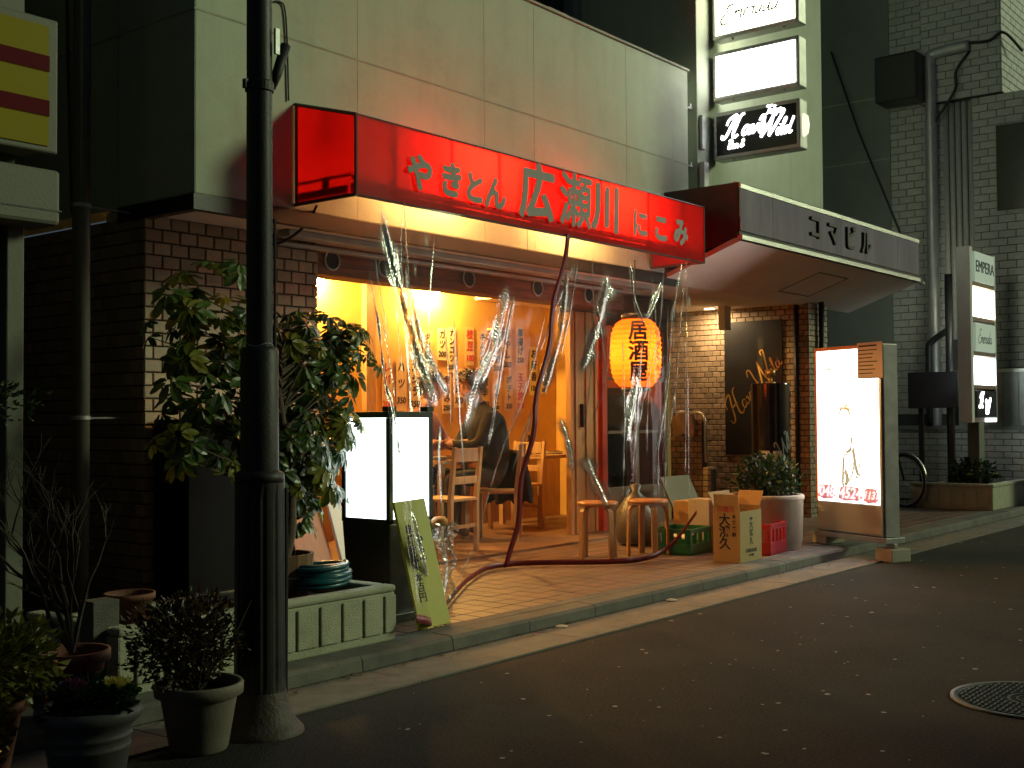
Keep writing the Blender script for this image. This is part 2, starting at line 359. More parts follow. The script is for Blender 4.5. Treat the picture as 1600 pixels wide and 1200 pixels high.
FRONT = Matrix(((1,0,0,0),(0,0,-1,0),(0,1,0,0),(0,0,0,1)))       # text plane -> faces -Y
SIDE = Matrix(((0,0,-1,0),(-1,0,0,0),(0,1,0,0),(0,0,0,1)))       # text plane -> faces -X
def text_mesh(body, size=1., depth=.002, offset=0., shear=0., line=1., space=1., align='CENTER'):
    cu = bpy.data.curves.new('lettering', 'FONT'); cu.body = body; cu.size = size; cu.extrude = depth; bold = offset if offset > .0025 else 0; cu.offset = 0 if bold else offset
    cu.shear = shear; cu.space_line = line; cu.space_character = space; cu.align_x = align; cu.align_y = 'CENTER'; cu.resolution_u = 3
    o = bpy.data.objects.new('lettering', cu); COL.objects.link(o)
    dg = bpy.context.evaluated_depsgraph_get()
    me = bpy.data.meshes.new_from_object(o.evaluated_get(dg))
    bpy.data.objects.remove(o); bpy.data.curves.remove(cu)
    if bold:                       # a broad brush: the outline laid down several times, a little apart
        bm = bmesh.new()
        for i, (dx, dy) in enumerate(((0,0),(1,0),(-1,0),(0,1),(0,-1),(.7,.7),(-.7,.7),(.7,-.7),(-.7,-.7))):
            n0 = len(bm.verts); bm.from_mesh(me); bm.verts.ensure_lookup_table()
            for v in bm.verts[n0:]: v.co += Vector((dx*bold, dy*bold, i*.00012))
        bm.to_mesh(me); bm.free()
    return me
def cat_rom(pts, n=6):
    P = [Vector((p[0], p[1], p[2] if len(p) > 2 else 0)) for p in pts]; out = []
    for i in range(len(P)-1):
        a, b, c, d = P[max(i-1,0)], P[i], P[i+1], P[min(i+2, len(P)-1)]
        for k in range(n):
            t = k/n; out.append(.5*((2*b)+(c-a)*t+(2*a-5*b+4*c-d)*t*t+(3*b-a-3*c+d)*t**3))
    out.append(P[-1]); return out
def stroke(mb, pts, w, M, swell=.6, z=0.):
    """a pen stroke on the plane of M: thin at its ends, swelling between"""
    C = cat_rom(pts); k = len(C); L_, R_ = [], []
    for i, p in enumerate(C):
        t = (C[min(i+1,k-1)]-C[max(i-1,0)]); t.normalize(); nn = Vector((-t.y, t.x, 0))
        f = (1-swell)+swell*math.sin(math.pi*i/(k-1)); L_.append(p+nn*w*f/2); R_.append(p-nn*w*f/2)
    vs = [M @ Vector((q.x, q.y, z)) for q in L_+R_]
    mb.add(vs, [(i, k+i, k+i+1, i+1) for i in range(k-1)])

# script capitals and small letters, each drawn as pen strokes in a unit-high box
SCRIPT = {
 'H': ([[(0,.2),(.05,.02),(.22,.1),(.4,.6),(.55,1.0),(.42,1.02),(.18,.86),(.12,.62)], [(.95,1.06),(.78,1.0),(.66,.62),(.58,.15),(.7,.02),(.86,.12)], [(.3,.45),(.5,.52),(.72,.5)]], .92),
 'W': ([[(-.02,.8),(.08,1.0),(.2,.92),(.2,.5),(.28,.0)], [(.28,.0),(.5,.5),(.66,1.0)], [(.66,1.0),(.62,.5),(.68,.0)], [(.68,.0),(.92,.55),(1.12,1.05),(1.0,1.12),(.96,.98)]], 1.05),
 'E': ([[(.66,.86),(.56,1.0),(.34,.96),(.28,.74),(.48,.56)], [(.48,.56),(.2,.5),(.05,.26),(.16,.02),(.42,.0),(.66,.2)]], .68),
 'T': ([[(.05,.85),(.2,1.0),(.55,.96),(.8,1.05)], [(.5,.98),(.42,.5),(.3,.05),(.12,.04)]], .62),
 'B': ([[(.3,1.),(.22,.5),(.12,.02)], [(.1,.9),(.4,1.05),(.6,.85),(.5,.6),(.25,.54)], [(.25,.54),(.6,.45),(.58,.12),(.3,.0),(.1,.1)]], .66),
 'a': ([[(.34,.4),(.16,.44),(.04,.2),(.12,.02),(.3,.14),(.38,.42),(.34,.12),(.42,.02),(.52,.14)]], .46),
 'v': ([[(0,.3),(.08,.42),(.14,.3),(.16,.04),(.28,.2),(.36,.42),(.5,.38)]], .42),
 'e': ([[(.02,.14),(.2,.22),(.3,.36),(.2,.44),(.08,.28),(.1,.06),(.22,.0),(.42,.16)]], .38),
 'i': ([[(0,.16),(.1,.42),(.08,.1),(.16,.0),(.28,.14)], [(.15,.58),(.18,.62)]], .24),
 'l': ([[(0,.14),(.18,.6),(.24,.95),(.14,.9),(.08,.4),(.1,.06),(.2,.0),(.3,.14)]], .26),
 'd': ([[(.32,.4),(.14,.42),(.04,.2),(.12,.02),(.3,.2),(.46,.98)], [(.46,.98),(.38,.4),(.38,.08),(.48,.02),(.58,.14)]], .5),
 'm': ([[(0,.3),(.08,.42),(.08,.02)], [(.08,.25),(.2,.42),(.26,.36),(.24,.02)], [(.25,.25),(.38,.42),(.44,.34),(.42,.08),(.5,.02),(.58,.14)]], .54),
 'r': ([[(0,.2),(.1,.46),(.16,.38),(.28,.4),(.24,.12),(.3,.02),(.4,.14)]], .36),
 'o': ([[(.3,.4),(.14,.44),(.04,.2),(.12,.02),(.28,.04),(.34,.26),(.24,.4),(.44,.36)]], .4),
 'k': ([[(.2,.95),(.1,.5),(.04,.02)], [(.08,.2),(.3,.42),(.22,.24),(.1,.22)], [(.14,.22),(.28,.02),(.4,.12)]], .36),
 'y': ([[(0,.3),(.1,.42),(.1,.14),(.22,.1),(.36,.42)], [(.36,.42),(.26,-.1),(.08,-.35),(.02,-.2),(.3,.02),(.44,.14)]], .4),
 'n': ([[(0,.3),(.08,.42),(.08,.02)], [(.08,.25),(.24,.44),(.3,.34),(.28,.08),(.36,.02),(.44,.14)]], .4),
 ' ': ([], .3), '&': ([[(.4,.1),(.1,.7),(.25,.9),(.32,.7),(.02,.3),(.1,.02),(.4,.3)]], .5),
}
def script_text(mb, txt, x, y, h, M, w=.07, slant=.25, swell=.5, gap=1., rise=0., small=1.):
    for ch in txt:
        st, adv = SCRIPT[ch]; hh = h if ch.isupper() else h*small
        for s_ in st: stroke(mb, [((x+(px+py*slant)*hh), y+py*hh) for px, py in s_], w*hh, M, swell)
        x += adv*hh*gap; y += rise*adv*hh*gap
    return x

def bricks(parent, o, u, n, width, height, bw, bh, gap, depth, m, keep=300, skip=None, name='brick', stagger=.5, cam_loc=Vector((0,0,1.2))):
    """real bricks on a backing: every one its own object (the nearest `keep`), the rest joined into one stuff mesh.
    o: lower corner, u: unit vector along the wall, n: unit outward normal"""
    o, u, n = Vector(o), Vector(u), Vector(n); zz = Vector((0,0,1)); cache = {}; L = []
    rows = int(round(height/bh))
    for r_ in range(rows):
        x = -bw*stagger if r_ % 2 else 0.
        while x < width-1e-4:
            a, b = max(x, 0), min(x+bw, width); x += bw
            if b-a < gap*2.2: continue
            if skip and skip((a+b)/2, (r_+.5)*bh): continue
            L.append((a+gap/2, b-gap/2, r_*bh+gap/2, (r_+1)*bh-gap/2))
    L.sort(key=lambda q: (o+u*(q[0]+q[1])/2+zz*(q[2]+q[3])/2-cam_loc).length)
    rest = MB(); e = min(.004, depth*.4)
    def shape(w, h, org):
        mb = MB(); f = []
        for (d, k) in ((0, 0), (depth-e, 0), (depth, e)):
            for (sx, sz) in ((-1,-1),(1,-1),(1,1),(-1,1)): f.append(org + u*(sx*(w/2-k)) + zz*(sz*(h/2-k)) + n*d)
        fs = [(8,9,10,11)]
        for i in range(4):
            j = (i+1) % 4; fs += [(i, j, 4+j, 4+i), (4+i, 4+j, 8+j, 8+i)]
        if u.cross(zz).dot(n) < 0: fs = [q[::-1] for q in fs]
        return mb.add(f, fs)
    for i, (a, b, c, d) in enumerate(L):
        pos = o+u*(a+b)/2+zz*(c+d)/2+n*random.uniform(-.0015, .0015)
        if i < keep:
            key = (round(b-a, 3), round(d-c, 3))
            if key not in cache:
                cache[key] = shape(b-a, d-c, Vector()).mesh(name); cache[key].materials.append(MT[m])
            ob = bpy.data.objects.new(name, cache[key]); COL.objects.link(ob); ob.location = pos; ob.parent = parent
            if parent.name in INV: ob.matrix_parent_inverse = INV[parent.name]
        else:
            q = shape(b-a, d-c, pos); rest.add(q.v, q.f)
    if rest.v:
        put(name+'_field', rest, m, parent, kind='stuff')

# ================================================================== the setting
def flat(name, x0, x1, y0, y1, z, m, **k):
    return put(name, MB().quad((x0,y0,z),(x1,y0,z),(x1,y1,z),(x0,y1,z)), m, **k)
road = flat('road', -80, 120, -90, 3.69, 0, 'asphalt', kind='structure')
flat('ground', -80, 120, 3.69, 120, -.02, 'paving', kind='structure')
gut = flat('gutter', -12, 40, 3.69, 4.05, .002, 'mortar', kind='structure')
kerb = flat('kerb', -12, 40, 4.04, 4.2, .01, 'mortar', kind='structure')
pav = put('pavement', MB().box(-12, 40, 4.20, 12, -.01, .066), 'paving', kind='structure')
edge = MB()
for i in range(-4, 26):
    x0 = 3.91-.64*2+i*.64
    b = MB(); e = .018; h = random.uniform(-.002, .002)
    prof = [(4.045, 0), (4.052, .064+h), (4.068, .08+h), (4.192, .083+h), (4.192, 0)]
    b.prism([(x0+.003, y, z) for y, z in prof], (.634, 0, 0)); put('kerb_block', b, 'kerb', kerb)
for i in range(-2, 14):
    x0 = 3.91-1.28+i*1.28+.03
    b = MB().prism([(x0+.003, 3.695, -.01), (x0+.003, 3.695, .012+random.uniform(-.002,.002)), (x0+.003, 4.043, .006), (x0+.003, 4.043, -.01)], (1.273, 0, 0))
    put('gutter_slab', b, 'gutter', gut)
for i in range(10):
    x0 = 2.6+i*1.8
    put('edging_stone', MB().box(x0+.002, x0+1.796, 4.203, 4.285, .0, .081+random.uniform(-.001,.001)), 'kerb', pav)
# porch tiles, each a slab with its own edges
T = .15; tl = []
for ix in range(int((14.3-4.32)/T)):
    for iy in range(int((6.1-4.29)/T)):
        tl.append((4.32+ix*T, 4.29+iy*T))
tl.sort(key=lambda p: (p[0]-1.5)**2+p[1]**2 if p[0] > 4.6 else 1e6+p[0])
tm = MB().add([(.004,.004,0),(T-.004,.004,0),(T-.004,T-.004,0),(.004,T-.004,0),(.004,.004,.013),(T-.004,.004,.013),(T-.004,T-.004,.013),(.004,T-.004,.013),
               (.006,.006,.015),(T-.006,.006,.015),(T-.006,T-.006,.015),(.006,T-.006,.015)],
              [(8,9,10,11)]+[(i,(i+1)%4,4+(i+1)%4,4+i) for i in range(4)]+[(4+i,4+(i+1)%4,8+(i+1)%4,8+i) for i in range(4)])
tme = tm.mesh('tile'); tme.materials.append(MT['tile']); rest = MB()
for i, (x, y) in enumerate(tl):
    z = .0665+random.uniform(-.0008, .0008)
    if i < 300:
        o = bpy.data.objects.new('tile', tme); COL.objects.link(o); o.location = (x, y, z); o.parent = pav
    else: rest.add([(a+x, b+y, c+z) for a, b, c in tm.v], tm.f)
put('tile_field', rest, 'tile', pav, kind='stuff')

# ------------------------------------------------------------------ the building with the shop
YW, XL, XR = 5.54, 4.05, 9.55
B = thing('commercial_building', (4.05, 5.54, .08), 'cream walled building with red awning, brick pier and steel entrance canopy', 'building')
uw = sub(put('upper_wall', MB().box(XL, XR, YW, 6.3, 2.475, 4.41), 'stucco', B, bevel=.012))
lip = put('wall_lip', MB().box(XL-.012, XR-.2, YW-.012, YW+.05, 2.385, 2.474).box(XL-.012, XL+.05, YW+.051, 6.28, 2.385, 2.474), 'black', uw)
# seams: shallow dark joints, and a raised drip line
seam = MB()
for z in (3.53,): seam.box(XL-.002, XR, YW-.002, YW+.01, z-.006, z+.006)
put('seam', MB().box(XL-.0025, XL+.01, YW, 8.9, 3.524, 3.536), 'stucco_seam', uw)
put('seam', seam, 'stucco_seam', uw)
for x in (5.32, 6.6, 7.2, 8.5):
    put('seam', MB().box(x-.002, x+.002, YW-.001, YW+.01, 2.48, 4.40), 'stucco_seam', uw)
put('coping', MB().box(XL-.015, XR+.01, YW-.015, 6.3, 4.412, 4.43), 'stucco_seam', uw)
side = sub(put('side_wall', MB().box(XL+.001, XL+.2, 6.302, 12, 2.475, 8), 'stucco', B))
put('side_seam', MB().box(XL-.0015, XL+.1, 6.1, 8.9, 5.1, 5.11), 'stucco_seam', side)
# overhang underside and lower structure
put('overhang_soffit', MB().box(XL+.052, 9.35, YW+.052, 6.5, 2.41, 2.473), 'soffit', B)
# brick pier
pier = sub(put('brick_pier', MB().box(XL+.012, 5.40, 6.032, 8.6, .07, 2.409), 'mortar', B))
bricks(pier, (XL, 6.032, .08), (1,0,0), (0,-1,0), 1.36, 2.33, .125, .0777, .009, .012, 'brick', 300)
bricks(pier, (XL+.012, 8.55, .08), (0,-1,0), (-1,0,0), 2.53, 2.33, .125, .0777, .009, .012, 'brick', 120, name='side_brick')
# header beam over the shop front, trims and round vents
hb = sub(put('header_beam', MB().box(5.40, 9.36, 6.15, 6.34, 2.20, 2.408), 'wood_beam', B))
for k in range(3): put('beam_board', MB().box(5.401, 9.3, 6.132, 6.1495, 2.203+k*.069, 2.203+k*.069+.066), 'wood_beam', hb)
put('shutter_box_trim', MB().box(4.95, 9.3, 5.78, 5.9, 2.365, 2.408), 'galv', B, bevel=.004)
put('shutter_rail', MB().box(4.98, 9.3, 5.93, 6.0, 2.33, 2.352), 'galv', B, bevel=.003)
for x in (5.63, 6.15, 7.09, 7.99, 8.75):
    v = MB(); ring = [(.068*math.cos(a), .068*math.sin(a)) for a in [2*math.pi*i/24 for i in range(24)]]
    v.tube([(x+p, 6.124, 2.305+q) for p, q in ring], .009, 8, closed=True)
    vp = sub(put('round_vent', v, 'galv', hb, smooth=True))
    put('vent_mesh', MB().prism([(x+p*.97, 6.123, 2.305+q*.97) for p, q in ring], (0, .008, 0)), 'rubber', vp)
# fascia under the awning (the wall continues down, lit from the awning)
put('lit_fascia_seam', MB().box(7.1, 7.106, YW-.0025, YW+.004, 2.478, 3.0), 'stucco_seam', uw)
# interior
put('shop_floor', MB().box(5.4, 10.95, 6.1, 8.1, .05, .098), 'floor_in', B)
bw_ = sub(put('menu_wall', MB().box(5.4, 10.95, 8.0, 8.1, .08, 2.7), 'ochre', B))
put('shop_side_wall', MB().box(10.77, 10.94, 6.6, 8.0, .08, 2.7), 'ochre', B)
put('shop_ceiling', MB().box(5.4, 10.95, 6.34, 8.1, 2.56, 2.62), 'ceiling', B)
put('wainscot', MB().box(8.9, 10.76, 7.955, 7.998, .1, .82), 'wood_orange', bw_)
put('wall_ledge', MB().box(5.42, 8.6, 7.90, 7.998, 1.18, 1.21), 'wood_pale', bw_)
put('wall_post', MB().box(7.72, 7.84, 7.93, 7.998, .1, 2.55), 'wood_pale', bw_)
# shop front right of the opening: pale door panel, red post, dark glazed doors
sf = sub(put('door_panel', MB().box(8.98, 9.42, 6.50, 6.56, .09, 2.2), 'wood_orange', B, bevel=.004))
for x in (9.04, 9.21, 9.36): put('panel_batten', MB().box(x, x+.035, 6.482, 6.4985, .1, 2.19), 'wood_orange', sf, bevel=.003)
put('door_handle', MB().box(9.13, 9.15, 6.462, 6.4985, 1.1, 1.32), 'black', sf)
put('red_post', MB().box(9.45, 9.53, 6.46, 6.56, .09, 2.2), mat('red_lacquer', (.5, .06, .03), .35, .15), B, bevel=.004)
gd = sub(put('glazed_front', MB().box(9.55, 10.75, 6.52, 6.56, .09, .5).box(9.55, 9.62, 6.52, 6.56, .5, 2.2).box(10.11, 10.19, 6.52, 6.56, .5, 2.2)
    .box(10.68, 10.75, 6.52, 6.56, .5, 2.2).box(9.62, 10.68, 6.52, 6.56, 2.1, 2.2), 'wood_dark', B, bevel=.003))
for x0, x1 in ((9.62, 10.11), (10.19, 10.68)):
    put('pane', MB().box(x0, x1, 6.535, 6.54, .5, 2.1), 'glass_brown', gd)
    for k in range(1, 3): put('glazing_bar', MB().box(x0, x1, 6.515, 6.53, .5+k*.53, .53+k*.53), 'wood_dark', gd)
put('front_lintel', MB().box(8.9, 10.8, 6.44, 6.62, 2.2, 2.41), 'wood_dark', B)
put('door_canopy_wall', MB().box(9.36, 10.94, 6.63, 6.7, 2.2, 2.7), 'wood_dark', B)
# entrance recess
rc = sub(put('entrance_side_wall', MB().box(12.112, 12.6, 5.552, 9.4, .05, 2.5), 'mortar', B))
bricks(rc, (12.112, 7.6, .06), (0,-1,0), (-1,0,0), 2.05, 2.44, .108, .061, .007, .012, 'brick', 300)
bricks(rc, (12.10, 5.552, .06), (1,0,0), (0,-1,0), .5, 2.44, .108, .061, .007, .012, 'brick', 60, name='end_brick')
put('entrance_back_wall', MB().box(10.96, 12.11, 7.6, 7.7, .05, 2.6), 'brick', B)
put('entrance_ceiling', MB().box(9.36, 12.6, 5.63, 9.3, 2.425, 2.46), 'soffit', B)
put('ceiling_drop', MB().box(11.72, 11.86, 6.36, 6.44, 2.16, 2.4245), 'white_paint', B)
dl = sub(put('downlight_ring', MB().lathe([(.085,.0),(.085,-.012),(.06,-.012),(.055,-.001)], (11.84, 6.62, 2.4245), 24), 'white_paint', B, smooth=True))
put('downlight_lens', MB().lathe([(.001,-.006),(.058,-.006)], (11.84, 6.62, 2.4245), 24), 'down', dl)
put('conduit', MB().tube([(12.085, 5.68, .1), (12.085, 5.68, 2.42)], .022, 10), 'black', B, smooth=True)
# stepped brick parapet with a rail
pp = sub(put('stair_parapet', MB().box(11.312, 11.42, 6.43, 7.59, .07, 1.14).box(11.312, 11.42, 6.325, 6.429, .07, .62), 'mortar', B))
bricks(pp, (11.312, 7.4, .07), (0,-1,0), (-1,0,0), .97, 1.07, .108, .061, .007, .012, 'brick', 200)
bricks(pp, (11.312, 6.43, .07), (0,-1,0), (-1,0,0), .105, .55, .105, .061, .007, .012, 'brick', 20, stagger=0)
put('parapet_cap', MB().box(11.3, 11.43, 6.42, 7.59, 1.141, 1.165).box(11.3, 11.43, 6.315, 6.419, .621, .645), 'brick', pp)
put('rail', MB().tube([(11.27, 6.85, 1.23), (11.27, 6.45, 1.235), (11.27, 6.39, 1.22), (11.27, 6.37, 1.15), (11.27, 6.37, .70)], .014, 10), 'steel', pp, smooth=True)

# tower wall over the entrance and what is above
tw = sub(put('tower_wall', MB().box(9.75, 12.58, 5.56, 9, 3.2, 9).box(9.36, 12.58, 5.64, 6.4, 2.47, 3.19), 'stucco', B, bevel=.01))
put('corner_return', MB().box(9.552, 9.748, 5.72, 9, 2.9, 4.38), 'stucco', B)
for z in (3.55, 4.1): put('bracket', MB().box(9.60, 9.75, 5.60, 5.64, z, z+.03).tube([(9.62, 5.55, z+.015), (9.62, 5.72, z+.015)], .012), 'galv', tw)
put('service_duct', MB().box(9.77, 9.86, 5.50, 5.555, 3.22, 3.60), 'white_paint', tw, bevel=.006)
put('service_duct', MB().box(9.78, 9.84, 5.52, 5.555, 3.72, 4.05), 'galv', tw, bevel=.006)
# set-back upper storey: dark glazing between pale posts
us = sub(put('upper_glazing', MB().box(4.4, 9.74, 7.0, 7.06, 4.3, 9), 'glass_dark', B))
for x in (5.4, 7.05, 8.78, 9.6): put('mullion', MB().box(x, x+.13, 6.88, 6.999, 4.3, 9), 'galv', us)
put('sill', MB().box(4.4, 9.74, 6.8, 6.999, 4.25, 4.62), 'dark_wall', us)
put('roof_deck', MB().box(4.4, 9.74, 6.31, 7.0, 4.2, 4.249), 'dark_wall', us)
put('ac_cabinet', MB().box(8.55, 8.85, 6.4, 6.8, 4.25, 4.95), 'galv', us, bevel=.01)

# entrance canopy: steel fascia box with a sloping underside
CX0, CX1, CY = 9.10, 13.42, 4.79
cn = sub(put('canopy', MB().prism([(CX0,CY,2.75),(CX0,CY,3.21),(CX0,5.535,3.21),(CX0,5.535,2.52),(CX0,CY+.04,2.742)], (CX1-CX0,0,0)), 'black', B))
x = CX0+.001
for i, w in enumerate((.62, 1.5, .62, .9, .66)):
    put('fascia_sheet', MB().box(x+.002, x+w-.002, CY-.012, CY-.001, 2.79, 3.155), 'fascia_steel', cn, bevel=.002); x += w
    put('top_trim', MB().prism([(x-w+.002, CY-.02, 3.157), (x-w+.002, CY-.02, 3.195), (x-w+.002, CY+.05, 3.225), (x-w+.002, CY+.05, 3.157)], (w-.004, 0, 0)), 'steel', cn)
put('drip_trim', MB().prism([(CX0,CY-.03,2.715),(CX0,CY-.03,2.752),(CX0,CY+.02,2.775),(CX0,CY+.02,2.715)], (CX1-CX0-.03,0,0)), 'steel', cn)
put('underside', MB().prism([(CX0+.02,CY,2.705),(CX0+.02,CY+.05,2.738),(CX0+.02,5.62,2.45),(CX0+.02,5.62,2.41)], (CX1-CX0-.06,0,0)), 'soffit', cn)
hx, hy0, hy1 = 11.15, 4.98, 5.42
zz_ = lambda y: 2.705+(y-CY)*(2.41-2.705)/(5.62-CY)
hat = MB()
for (xa, xb, ya, yb) in ((hx, hx+.72, hy0, hy0+.012), (hx, hx+.72, hy1, hy1+.012), (hx, hx+.012, hy0+.012, hy1), (hx+.708, hx+.72, hy0+.012, hy1)):
    hat.prism([(xa,ya,zz_(ya)-.004),(xb,ya,zz_(ya)-.004),(xb,yb,zz_(yb)-.004),(xa,yb,zz_(yb)-.004)], (0,0,.003))
put('access_hatch', hat, 'black', cn)
for ch, x, z in (('コ', 10.6, 2.985), ('マ', 11.02, 2.975), ('ビ', 11.44, 2.97), ('ル', 11.84, 2.965)):
    put('letter', text_mesh(ch, .27, .006, .006), 'black', cn, mw=Matrix.Translation((x, CY-.022, z)) @ FRONT)
put('end_lamp', MB().lathe([(.001,-.03),(.03,-.02),(.035,0),(.001,.02)], (CX1-.04, CY-.05, 2.70), 12), 'white_paint', cn, smooth=True)
put('support_post', MB().tube([(12.35, 5.5, .08), (12.35, 5.5, 2.46)], .03, 12), 'black', cn, smooth=True)
# ================================================================== awning
AX0, AX1, AY, AZ0, AZ1, AZW = 4.79, 8.87, 5.0, 2.51, 2.98, 3.13
A = thing('shop_awning', (6.8, 5.54, 2.5), 'glowing red fabric awning with grey Japanese lettering over the shop front', 'awning')
def sheet(a, b, c, d, n=10, m=4, sag=.006):
    a, b, c, d = map(Vector, (a, b, c, d)); mb = MB(); vs = []; nn = (b-a).cross(d-a).normalized()
    for i in range(n+1):
        for j in range(m+1):
            s, t = i/n, j/m; p = (a*(1-s)+b*s)*(1-t)+(d*(1-s)+c*s)*t
            vs.append(p - nn*sag*math.sin(math.pi*s)*math.sin(math.pi*t))
    return mb.add(vs, [(i*(m+1)+j, (i+1)*(m+1)+j, (i+1)*(m+1)+j+1, i*(m+1)+j+1) for i in range(n) for j in range(m)])
ribs = [AX0, 5.14, 5.64, 6.11, 6.45, 7.32, 7.97, 8.48, AX1]
for a, b in zip(ribs[:-1], ribs[1:]):
    put('front_panel', sheet((a,AY,AZ0),(b,AY,AZ0),(b,AY,AZ1),(a,AY,AZ1)), 'red_cloth', A, smooth=True)
    put('top_panel', sheet((a,AY,AZ1),(b,AY,AZ1),(b,YW-.01,AZW),(a,YW-.01,AZW)), 'red_top', A, smooth=True)
for x in (AX0, AX1):
    put('side_panel', sheet((x,YW-.01,AZ0),(x,AY,AZ0),(x,AY,AZ1),(x,YW-.01,AZW)), 'red_cloth', A, smooth=True)
fr = MB()
for p, q in (((AX0,AY+.01,AZ0),(AX1,AY+.01,AZ0)), ((AX0,AY+.01,AZ1),(AX1,AY+.01,AZ1)), ((AX0,AY,AZ0),(AX0,YW,AZ0)), ((AX1,AY,AZ0),(AX1,YW,AZ0)),
             ((AX0,AY,AZ1),(AX0,YW,AZW)), ((AX1,AY,AZ1),(AX1,YW,AZW)), ((AX0,AY+.005,AZ0),(AX0,AY+.005,AZ1)), ((AX1,AY+.005,AZ0),(AX1,AY+.005,AZ1)),
             ((AX0,YW-.015,AZ0),(AX0,YW-.015,AZW)), ((AX1,YW-.015,AZ0),(AX1,YW-.015,AZW))): fr.tube([p, q], .011, 6)
put('frame', fr, 'red_frame', A)
for x in ribs[1:-1]: put('rib', MB().tube([(x,AY+.02,AZ0),(x,AY+.02,AZ1-.01),(x,YW,AZW-.03)], .013, 6), 'red_frame', A)
put('lower_rail', MB().box(AX0+.02, AX1-.02, AY+.025, AY+.055, AZ0+.02, AZ0+.075).box(AX0+.02, AX1-.02, AY+.03, AY+.045, AZ0+.105, AZ0+.125), 'red_frame', A)
put('side_rail', MB().box(AX0+.015, AX0+.03, AY+.08, YW-.03, AZ0+.02, AZ0+.07).box(AX0+.02, AX0+.04, AY+.24, AY+.30, AZ0+.02, AZ0+.14).box(AX0+.015, AX0+.03, AY+.05, YW-.03, AZ0+.12, AZ0+.135), 'red_frame', A)
for ch, x, z, s, o_ in (('や',5.314,2.70,.235,.012),('き',5.605,2.70,.235,.012),('と',5.83,2.685,.22,.012),('ん',6.045,2.68,.23,.012),('広',6.50,2.74,.41,.016),
                    ('瀬',6.965,2.745,.41,.009),('川',7.36,2.75,.38,.016),('に',7.83,2.70,.235,.011),('こ',8.14,2.70,.235,.013),('み',8.45,2.705,.235,.012)):
    put('letter', text_mesh(ch, s, .0015, o_, shear=.05), 'sign_grey', A, mw=Matrix.Translation((x, AY-.014, z)) @ FRONT)
for x0, x1 in ((5.62, 6.38), (7.2, 7.95)):
    lb = sub(put('lamp_housing', MB().box(x0-.05, x1+.05, YW-.30, YW-.26, 2.94, 2.965), 'white_paint', A))
    put('lamp_tube', MB().tube([(x0, YW-.28, 2.90), (x1, YW-.28, 2.90)], .016, 10), 'bulb', lb)
put('cable', MB().tube(cat_rom([(4.93,5.5,2.52),(4.95,5.62,2.42),(4.93,5.8,2.33),(4.86,5.95,2.30)]), .009, 6), 'rubber', A, smooth=True)

put('facade_cable', MB().tube(cat_rom([(4.62,5.53,3.72),(4.66,5.53,3.73),(4.70,5.53,3.70),(4.72,5.53,3.5),(4.73,5.53,3.14)]), .006, 6), 'rubber', None, smooth=True, label='thin cable dropping down the cream wall to the awning corner', cat='cable')
put('cable_bracket', MB().box(4.50,4.56,5.49,5.538,3.70,3.80), 'galv', None, bevel=.004, label='small metal bracket on the cream wall beside the pole', cat='bracket')
# ================================================================== blade signs on the tower
def blade(z0, z1, label, face, kind):
    t = thing('blade_sign', (10.07, 5.55, z0), label, 'sign', 'box signs stacked above the entrance canopy')
    c = sub(put('case', MB().box(9.99, 10.15, 4.63, 5.52, z0, z1), 'alu', t, bevel=.012))
    put('face', MB().box(9.984, 9.99, 4.665, 5.485, z0+.04, z1-.04), face, t, bevel=.003)
    put('face', MB().box(10.15, 10.156, 4.665, 5.485, z0+.04, z1-.04), face, t, bevel=.003)
    for y in (4.8, 5.33): put('bolt', MB().lathe([(.014,0),(.014,-.01),(.001,-.014)], (10.04, y, z0-.001), 10), 'steel', c, smooth=True)
    for z in (z0+.1, z1-.1): put('arm', MB().box(10.05, 10.09, 5.50, 5.565, z-.02, z+.02), 'galv', t)
    return t
s1 = blade(4.80, 5.42, 'cream lit box sign with thin green script, topmost of the blade signs', 'panel_warm', 1)
mb = MB(); M_ = Matrix.Translation((9.979, 5.44, 4.93)) @ SIDE
script_text(mb, 'E', 0, 0, .17, M_, .12, .3, .6); script_text(mb, 'merada', .15, .035, .17, M_, .10, .3, .7, rise=.0)
put('lettering', mb, 'green_ink', s1)
blade(4.21, 4.68, 'blank white lit box sign, middle of the blade signs', 'panel_white', 2)
s3 = blade(3.64, 4.10, 'black box sign with glowing white script lettering, lowest of the blade signs', 'gloss_black', 3)
mb = MB(); M_ = Matrix.Translation((9.976, 5.47, 3.70)) @ SIDE
script_text(mb, 'H', .04, .13, .20, M_, .15, .3, .3); script_text(mb, 'ave', .25, .14, .19, M_, .15, .3, .2)
script_text(mb, 'W', .40, .09, .20, M_, .15, .3, .3); script_text(mb, 'ild', .60, .09, .15, M_, .14, .3, .2)
script_text(mb, 'Tokyo', .50, .30, .075, M_, .2, .2, .1); script_text(mb, 'Bar &', .10, .03, .08, M_, .2, .2, .1)
put('lettering', mb, 'panel_letter', s3)
put('end_lens', MB().tube([(10.05, 4.625, 3.75), (10.05, 4.605, 3.78), (10.05, 4.60, 3.85), (10.05, 4.605, 3.93), (10.05, 4.625, 3.96)], [.01, .028, .034, .028, .01], 12), 'lens', s3, smooth=True)

